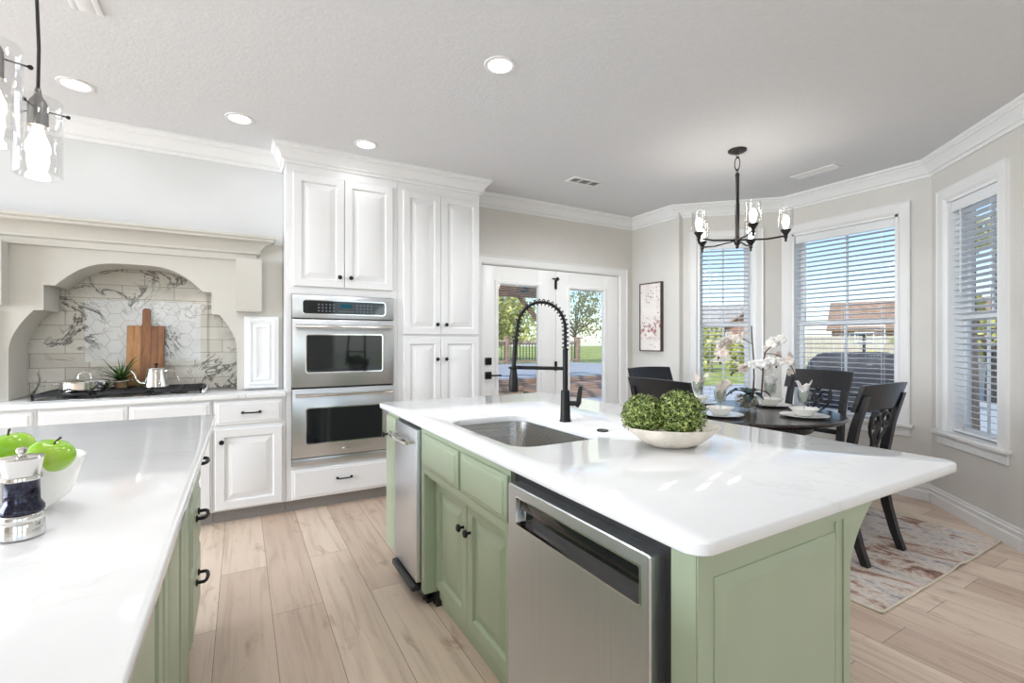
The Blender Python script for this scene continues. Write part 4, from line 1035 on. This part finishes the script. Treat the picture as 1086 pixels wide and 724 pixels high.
# pendants over the near island
def pendant(x, y, zb_, label):
    t = thing('pendant_light', label, 'pendant light', (x, y, 0), 0, 'glass pendants over the foreground island')
    B().lathe([(.06, H - .001), (.06, H - .018), (.05, H - .025), (.004, H - .026)], n=24).mk('canopy', 'greymetal', t)
    B().tube([(0, 0, H - .02), (.004, .002, 2.5), (-.003, .002, 2.25), (.002, 0, 2.1), (0, 0, zb_ + .235)], .0042, 6).mk('cord', 'black', t)
    B().lathe([(.006, zb_ + .245), (.009, zb_ + .225), (.018, zb_ + .21), (.022, zb_ + .2), (.022, zb_ + .14), (.004, zb_ + .139)], n=20).mk('socket', 'greymetal', t)
    b = B()
    for k in range(3):
        a = R(20 + 120 * k); b.tube([(.02 * math.cos(a), .02 * math.sin(a), zb_ + .187), (.062 * math.cos(a), .062 * math.sin(a), zb_ + .187)], .0022, 6); b.sph((.062 * math.cos(a), .062 * math.sin(a), zb_ + .187), .0055, u=8, v=6)
    b.mk('thumbscrew', 'black', t)
    B().lathe([(.05, zb_), (.052, zb_ + .003), (.052, zb_ + .213), (.0505, zb_ + .215), (.049, zb_ + .213), (.049, zb_ + .003)], n=36, cap0=False, cap1=False).mk('glass_shade', 'clear', t, ang=60)
    B().lathe([(.010, zb_ + .139), (.014, zb_ + .12), (.025, zb_ + .09), (.026, zb_ + .072), (.018, zb_ + .05), (.003, zb_ + .043)], n=20).mk('bulb', 'bulb', t, ang=80)
    lamp('pendant_bulb_light', 'POINT', (x, y, zb_ + .02), 1.0, (1, .9, .78), shadow_soft_size=.03)
pendant(-.492, 1.80, 1.745, 'clear glass pendant with its cord in view at upper left')
pendant(-.47, 1.44, 1.715, 'clear glass pendant cut by the left edge of the picture')

# recessed ceiling lights
def can(x, y, label, first=[]):
    if not first:
        t = thing('recessed_light', label, 'ceiling light', (x, y, H), 0, 'recessed ceiling lights')
        B().lathe([(.083, -.0005), (.082, -.005), (.066, -.008), (.06, -.003), (.06, -.0005)], n=36, cap0=False, cap1=False).mk('trim_ring', 'ventwhite', t, ang=60)
        B().lathe([(.062, -.004), (.05, -.006), (.004, -.0065)], n=32).mk('lens', 'lens', t, ang=80); first.append(t)
    else: t = dup(first[0], (x, y, H), None, label)
    return t
can(1.181, 2.185, 'round recessed ceiling light above the sink island')
can(.798, 3.556, 'round recessed ceiling light in front of the oven cabinet')
can(-.01, 3.553, 'round recessed ceiling light just left of the oven cabinet crown')
can(-.814, 3.546, 'round recessed ceiling light beside the hanging pendant')
for x, y, e in ((1.181, 2.185, 20), (.798, 3.556, 2.2), (-.01, 3.553, 2), (-.814, 3.546, 2), (-.45, 2.2, 26), (-.2, .9, 4), (1.18, .9, 8), (2.6, .6, 12), (-2, 1.5, 12), (2.8, 2.9, 40), (.35, 1.4, 14)):  # visible cans come first; the other spots are added fill without fixtures
    lamp('can_or_fill_spot', 'SPOT', (x, y, H - .03), e, (.95, .97, 1), (0, 0, 0), spot_size=R(166), spot_blend=.5, shadow_soft_size=.06)

# ceiling vents
def vent(x, y, rz, L_, W_, label, en=.025):
    t = thing('ceiling_vent', label, 'vent', (x, y, H - .0005), rz, 'ceiling vents')
    b = B(); hl, hw = L_ / 2, W_ / 2
    b.box(-hl, hl, -hw, -hw + .025, -.008, 0, .002); b.box(-hl, hl, hw - .025, hw, -.008, 0, .002); b.box(-hl, -hl + en, -hw + .025, hw - .025, -.008, 0, .002); b.box(hl - en, hl, -hw + .025, hw - .025, -.008, 0, .002)
    b.mk('vent_frame', 'ventwhite', t)
    B().box(-hl + en - .005, hl - en + .005, -hw + .02, hw - .02, -.0015, -.0005).mk('duct_opening', 'ventdark', t, smooth=False)
    b = B(); n = 3
    for i in range(n):
        y_ = -hw + .03 + (W_ - .06) * (i + .5) / n
        b.box(-hl + en, hl - en, -.004, .004, -.0006, .0006, m=Matrix.Translation((0, y_, -.005)) @ Matrix.Rotation(R(40), 4, 'X'))
    for xx in (-hl / 3, hl / 3): b.box(xx - .006, xx + .006, -hw + .025, hw - .025, -.007, -.001)
    b.mk('louvres', 'ventwhite', t, smooth=False); return t
vent(2.71, 3.39, 0, .34, .14, 'white ceiling vent above the french doors')
vent(4.27, 2.21, R(90), .36, .13, 'white ceiling vent in front of the wide middle window')
vent(-.585, 2.50, R(90), .46, .11, 'white ceiling vent near the pendant cord', .14)

# ------------------------------------------------------------------ outdoors
GZ = -.15
struct(B().box(-40, 120, -60, 120, GZ - .3, GZ - .02).mk('ground', 'lawn', smooth=False))
struct(B().box(4.0, 26, -6, 10.0, GZ - .02, GZ).mk('driveway', 'concrete', smooth=False))
dk = thing('deck', 'raised wooden deck with steps outside the french doors', 'deck', (0, 0, GZ))
b = B()
for i in range(46): b.box(2, 13.3, 10.4 + .15 * i, 10.4 + .15 * i + .142, .46, .50)
b.mk('deck_boards', 'deckgrey', dk, smooth=False)
b = B()
for k in range(3): b.box(2, 13.3, 10.38 + .0 + k * .004, 10.41, .02 + .155 * k, .155 * (k + 1), .003)
b.mk('skirt_boards', 'deckwood', dk)
for k in range(2): B().box(6.3, 10.6, 10.08 - .3 * k - .3, 10.38, 0, .34 - .17 * k, .01).mk('step', 'deckwood', dk)
struct(B().box(1, 4.0, 4.36, 10.0, GZ - .02, GZ).mk('patio', 'concrete', smooth=False))
rl = thing('deck_railing', 'wooden railing with thin balusters along the back of the deck', 'railing', (0, 17.0, GZ + .5))
b = B().box(2, 13.3, -.07, .07, .9, .95).box(2, 13.3, -.03, .03, .8, .88).box(2, 13.3, -.03, .03, .08, .16); b.mk('rail', 'deckwood', rl, smooth=False)
for i in range(4):
    x = 2.2 + 3.66 * i; B().box(x - .09, x + .09, -.09, .09, 0, 1.08, .01).box(x - .11, x + .11, -.11, .11, 1.08, 1.13, .02).mk('post', 'deckwood', rl)
b = B()
for i in range(73): b.box(2.2 + i * .15, 2.225 + i * .15, -.012, .012, .1, .85)
b.mk('balusters', 'black', rl, smooth=False)
pg = thing('pergola', 'brown timber pergola over the deck edge', 'pergola', (0, 10.2, GZ + .0))
b = B().box(1.5, 7.2, -.08, .08, 2.55, 2.93, .01); b.mk('beam', 'beamwood', pg)
for x in (2.4, 6.72): B().box(x - .08, x + .08, -.07, .09, 0, 2.55, .01).mk('post', 'beamwood', pg)
B().tube([(6.66, 0, 1.95), (6.05, 0, 2.58)], .07, 4).mk('brace', 'beamwood', pg)
for i in range(9): B().box(1.6 + i * .65, 1.66 + i * .65, -4.4, .2, 2.93, 3.08).mk('rafter', 'beamwood', pg, smooth=False)
cf = thing('outdoor_ceiling_fan', 'dark ceiling fan hanging under the pergola', 'fan', (5.62, 9.2, 2.36))
B().lathe([(.02, .5), (.02, .2), (.1, .18), (.12, .1), (.1, .04), (.02, .02)], n=16).mk('fan_motor', 'bronze', cf)
for k in range(5):
    a = R(72 * k + 10); B().box(.1, .65, -.06, .06, .08, .092, m=Matrix.Rotation(a, 4, 'Z') @ Matrix.Rotation(R(10), 4, 'X')).mk('fan_blade', 'beamwood', cf, smooth=False)

def tree(loc, trunk_h, cr, ch, mat, n, label, cat='tree', name='tree', seed=1, bare=.25, group='trees beyond the deck', leaf=.16, tr=.13):
    t = thing(name, label, cat, loc, 0, group); rr = random.Random(seed)
    if trunk_h > 0:
        b = B().tube([(0, 0, 0), (.05, .03, trunk_h * .5), (0, 0, trunk_h), (.1, 0, trunk_h + ch * .5)], [tr, tr * .8, tr * .65, tr * .3], 10)
        for k in range(9):
            a = rr.uniform(0, 6.28); z0 = trunk_h * rr.uniform(.75, 1.1); e = Vector((math.cos(a) * cr * .75, math.sin(a) * cr * .75, trunk_h + ch * rr.uniform(.3, .95)))
            m_ = Vector((e.x * .45, e.y * .45, z0 + (e.z - z0) * .4)); b.tube([(0, 0, z0), m_, e], [tr * .45, tr * .28, tr * .1], 6)
        b.mk('trunk', 'bark', t)
    b = B(); cl = [(Vector((rr.uniform(-1, 1) * cr * .7, rr.uniform(-1, 1) * cr * .7, trunk_h + ch * rr.uniform(.1, .95))), rr.uniform(.28, .5) * cr) for _ in range(16)]
    for i in range(n):
        c, r_ = cl[rr.randrange(16)]; d = Vector((rr.gauss(0, 1), rr.gauss(0, 1), rr.gauss(0, 1))).normalized()
        u = Vector((rr.gauss(0, 1), rr.gauss(0, 1), rr.gauss(0, 1))).normalized(); v = u.cross(d).normalized(); s_ = leaf * rr.uniform(.6, 1.2)
        p = c + d * r_ * rr.uniform(.5, 1)
        if p.z < .02: p.z = rr.uniform(.03, .2)
        b.quad(p, u * s_, v * s_ * .6)
    b.mk('foliage', mat, t, smooth=False, recalc=False); return t
tree((12.5, 24, GZ), 1.4, 3.2, 3.4, 'tree', 5200, 'yellow-green leafy tree seen through the left french door', seed=1, leaf=.13)
tree((19.8, 25.8, GZ), 2.0, 3.2, 4.2, 'tree2', 1900, 'thin-leaved olive tree seen through the right french door', seed=2, leaf=.12)
tree((26.5, 25.5, GZ), 1.6, 2.6, 3.6, 'tree2', 3200, 'fuller olive tree behind the right end of the deck railing', seed=3, leaf=.13)
tree((17, 33.5, GZ), 1.5, 3.6, 3.2, 'tree', 3600, 'pale green tree farthest back behind the deck', seed=4)
tree((15.4, 4.0, GZ), .9, 1.7, 4.0, 'tree', 4200, 'leafy yellow-green tree close outside the far right window', seed=5, group='trees beside the driveway', tr=.16, leaf=.1)
tree((9.0, 2.63, GZ), 4.4, 1.3, 1.6, 'tree', 700, 'tree with a thick dark trunk outside the far right window', seed=6, group='trees beside the driveway', tr=.17, leaf=.1)
for i, (x, y, lb) in enumerate(((19.6, 15.4, 'left'), (21.9, 14.0, 'right'))):
    tree((x, y, GZ), 0, 1.25, 2.1, 'tree', 1900, {'left': 'rounded bright green shrub at the left in the narrow picture-side window', 'right': 'rounded bright green shrub at the right in the narrow picture-side window'}[lb], 'shrub', 'shrub', 11 + i, group='bright shrubs past the driveway', leaf=.12)
tree((23.6, 10.3, GZ), 0, .7, .9, 'shrubyel', 700, 'low yellow shrub behind the basketball hoop', 'shrub', 'shrub', 15, group='shrubs by the fence', leaf=.09)
tree((22.6, 8.35, GZ), 0, .5, 1.9, 'tree', 700, 'upright lime green shrub right of the basketball hoop', 'shrub', 'shrub', 16, group='shrubs by the fence', leaf=.09)

def fence(x0, y0, x1, y1, h, label):
    L_ = math.hypot(x1 - x0, y1 - y0); t = thing('board_fence', label, 'fence', (x0, y0, GZ - .02), math.atan2(y1 - y0, x1 - x0))
    b = B(); n = int(L_ / .15)
    for i in range(n): b.box(i * .15, i * .15 + .142, 0, .02, .05, h + .015 * (i % 2))
    b.mk('boards', 'fencewood', t, smooth=False)
    B().box(0, L_, .02, .06, .4, .49).box(0, L_, .02, .06, h - .4, h - .31).mk('rails', 'fencewood', t, smooth=False)
fence(36, -4, 27, 22, 1.75, 'pale board fence beyond the lawn behind the hoop')
fence(19.4, 7.2, 20.3, 1.5, 1.5, 'pale board fence outside the far right window')

def house(loc, rz, Lx, Ly, eave, ridge, wallmat, label, roof='shingle'):
    t = thing('house', label, 'house', loc, rz, 'houses beyond the fence')
    b = B().box(-Lx / 2, Lx / 2, -Ly / 2, Ly / 2, 0, eave); b.poly([(-Ly / 2, eave), (Ly / 2, eave), (0, ridge - .12)], 'x', -Lx / 2, Lx / 2); b.mk('house_wall', wallmat, t, smooth=False)
    ov_ = .5; sl = (ridge - eave) / (Ly / 2); b = B()
    for s in (-1, 1):
        b.poly([(0, ridge), (s * (Ly / 2 + ov_), eave - sl * ov_), (s * (Ly / 2 + ov_), eave - sl * ov_ + .16), (0, ridge + .18)], 'x', -Lx / 2 - .4, Lx / 2 + .4)
    b.mk('roof', roof, t, smooth=False)
    for i in range(3):
        x = -Lx / 2 + Lx * (i + .6) / 3.3
        f = B().box(x - .65, x + .65, -Ly / 2 - .05, -Ly / 2, .9, 2.3).mk('house_window', 'whitepost', t, smooth=False)
        B().box(x - .55, x - .03, -Ly / 2 - .07, -Ly / 2 - .045, 1.0, 2.2).box(x + .03, x + .55, -Ly / 2 - .07, -Ly / 2 - .045, 1.0, 2.2).mk('glass', 'winglass', f, smooth=False)
    return t
house((54.6, 20.2, GZ), R(-68), 11, 8, 2.7, 5.2, 'brick', 'brick house with brown roof behind the basketball hoop')
house((40, 25.2, GZ), R(29), 8, 5, 2.6, 4.5, 'brick', 'small gabled brick house at the left in the wide middle window')
house((54.5, 39.5, GZ), R(-54), 13, 8, 2.9, 6.0, 'brick', 'brick house with pale grey roof in the narrow picture-side window', 'shingle_grey')

gr = thing('covered_grill', 'barbecue under a dark fabric cover on the driveway outside the middle window', 'grill', (7.35, 3.25, GZ), R(-65))
b = B(); lo = []
for z, sx, sy in ((.02, .66, .34), (.45, .65, .33), (.85, .64, .32), (1.0, .62, .31), (1.16, .56, .28), (1.25, .46, .22), (1.29, .30, .14)):
    lo.append([b.bm.verts.new((x, y, z + .008 * math.sin(9 * x + 5 * y))) for x, y in rrect(-sx * (1 + .0), sx, -sy, sy, min(sy, .12) * .9, 6)])
for i in range(6): b._bridge(lo[i], lo[i + 1])
b.bm.faces.new(lo[0][::-1]); b.bm.faces.new(lo[-1]); b.mk('fabric_cover', 'cover', gr, ang=60)
B().tube([(-.1, -.345, .8), (-.09, -.37, .77), (.09, -.37, .77), (.1, -.345, .8)], .012, 6).mk('strap_handle', 'blackplastic', gr)
hp_ = thing('basketball_hoop', 'basketball hoop with clear backboard on the driveway', 'basketball hoop', (20.6, 8.9, GZ), R(-66))
B().tube([(0, .45, 0), (0, .45, 1.3), (0, .06, 1.66)], .05, 8).mk('pole', 'blackplastic', hp_)
B().box(-.4, .4, .2, .9, 0, .15, .04).mk('base', 'blackplastic', hp_)
b = B()
for x0, x1, z0, z1, r_ in ((-.63, .63, 1.32, 2.05, .035), (-.3, .3, 1.42, 1.8, .03)):
    b.box(x0, x1, -.012, .012, z0, z0 + r_).box(x0, x1, -.012, .012, z1 - r_, z1).box(x0, x0 + r_, -.012, .012, z0 + r_, z1 - r_).box(x1 - r_, x1, -.012, .012, z0 + r_, z1 - r_)
bb = b.mk('backboard_frame', 'whitepost', hp_, smooth=False)
B().box(-.6, .6, -.004, .004, 1.35, 2.02).mk('backboard', 'pane', bb, smooth=False)
B().ring((0, -.3, 1.4), .225, .012, 'z', 24, 6).mk('rim', 'bronze', hp_)
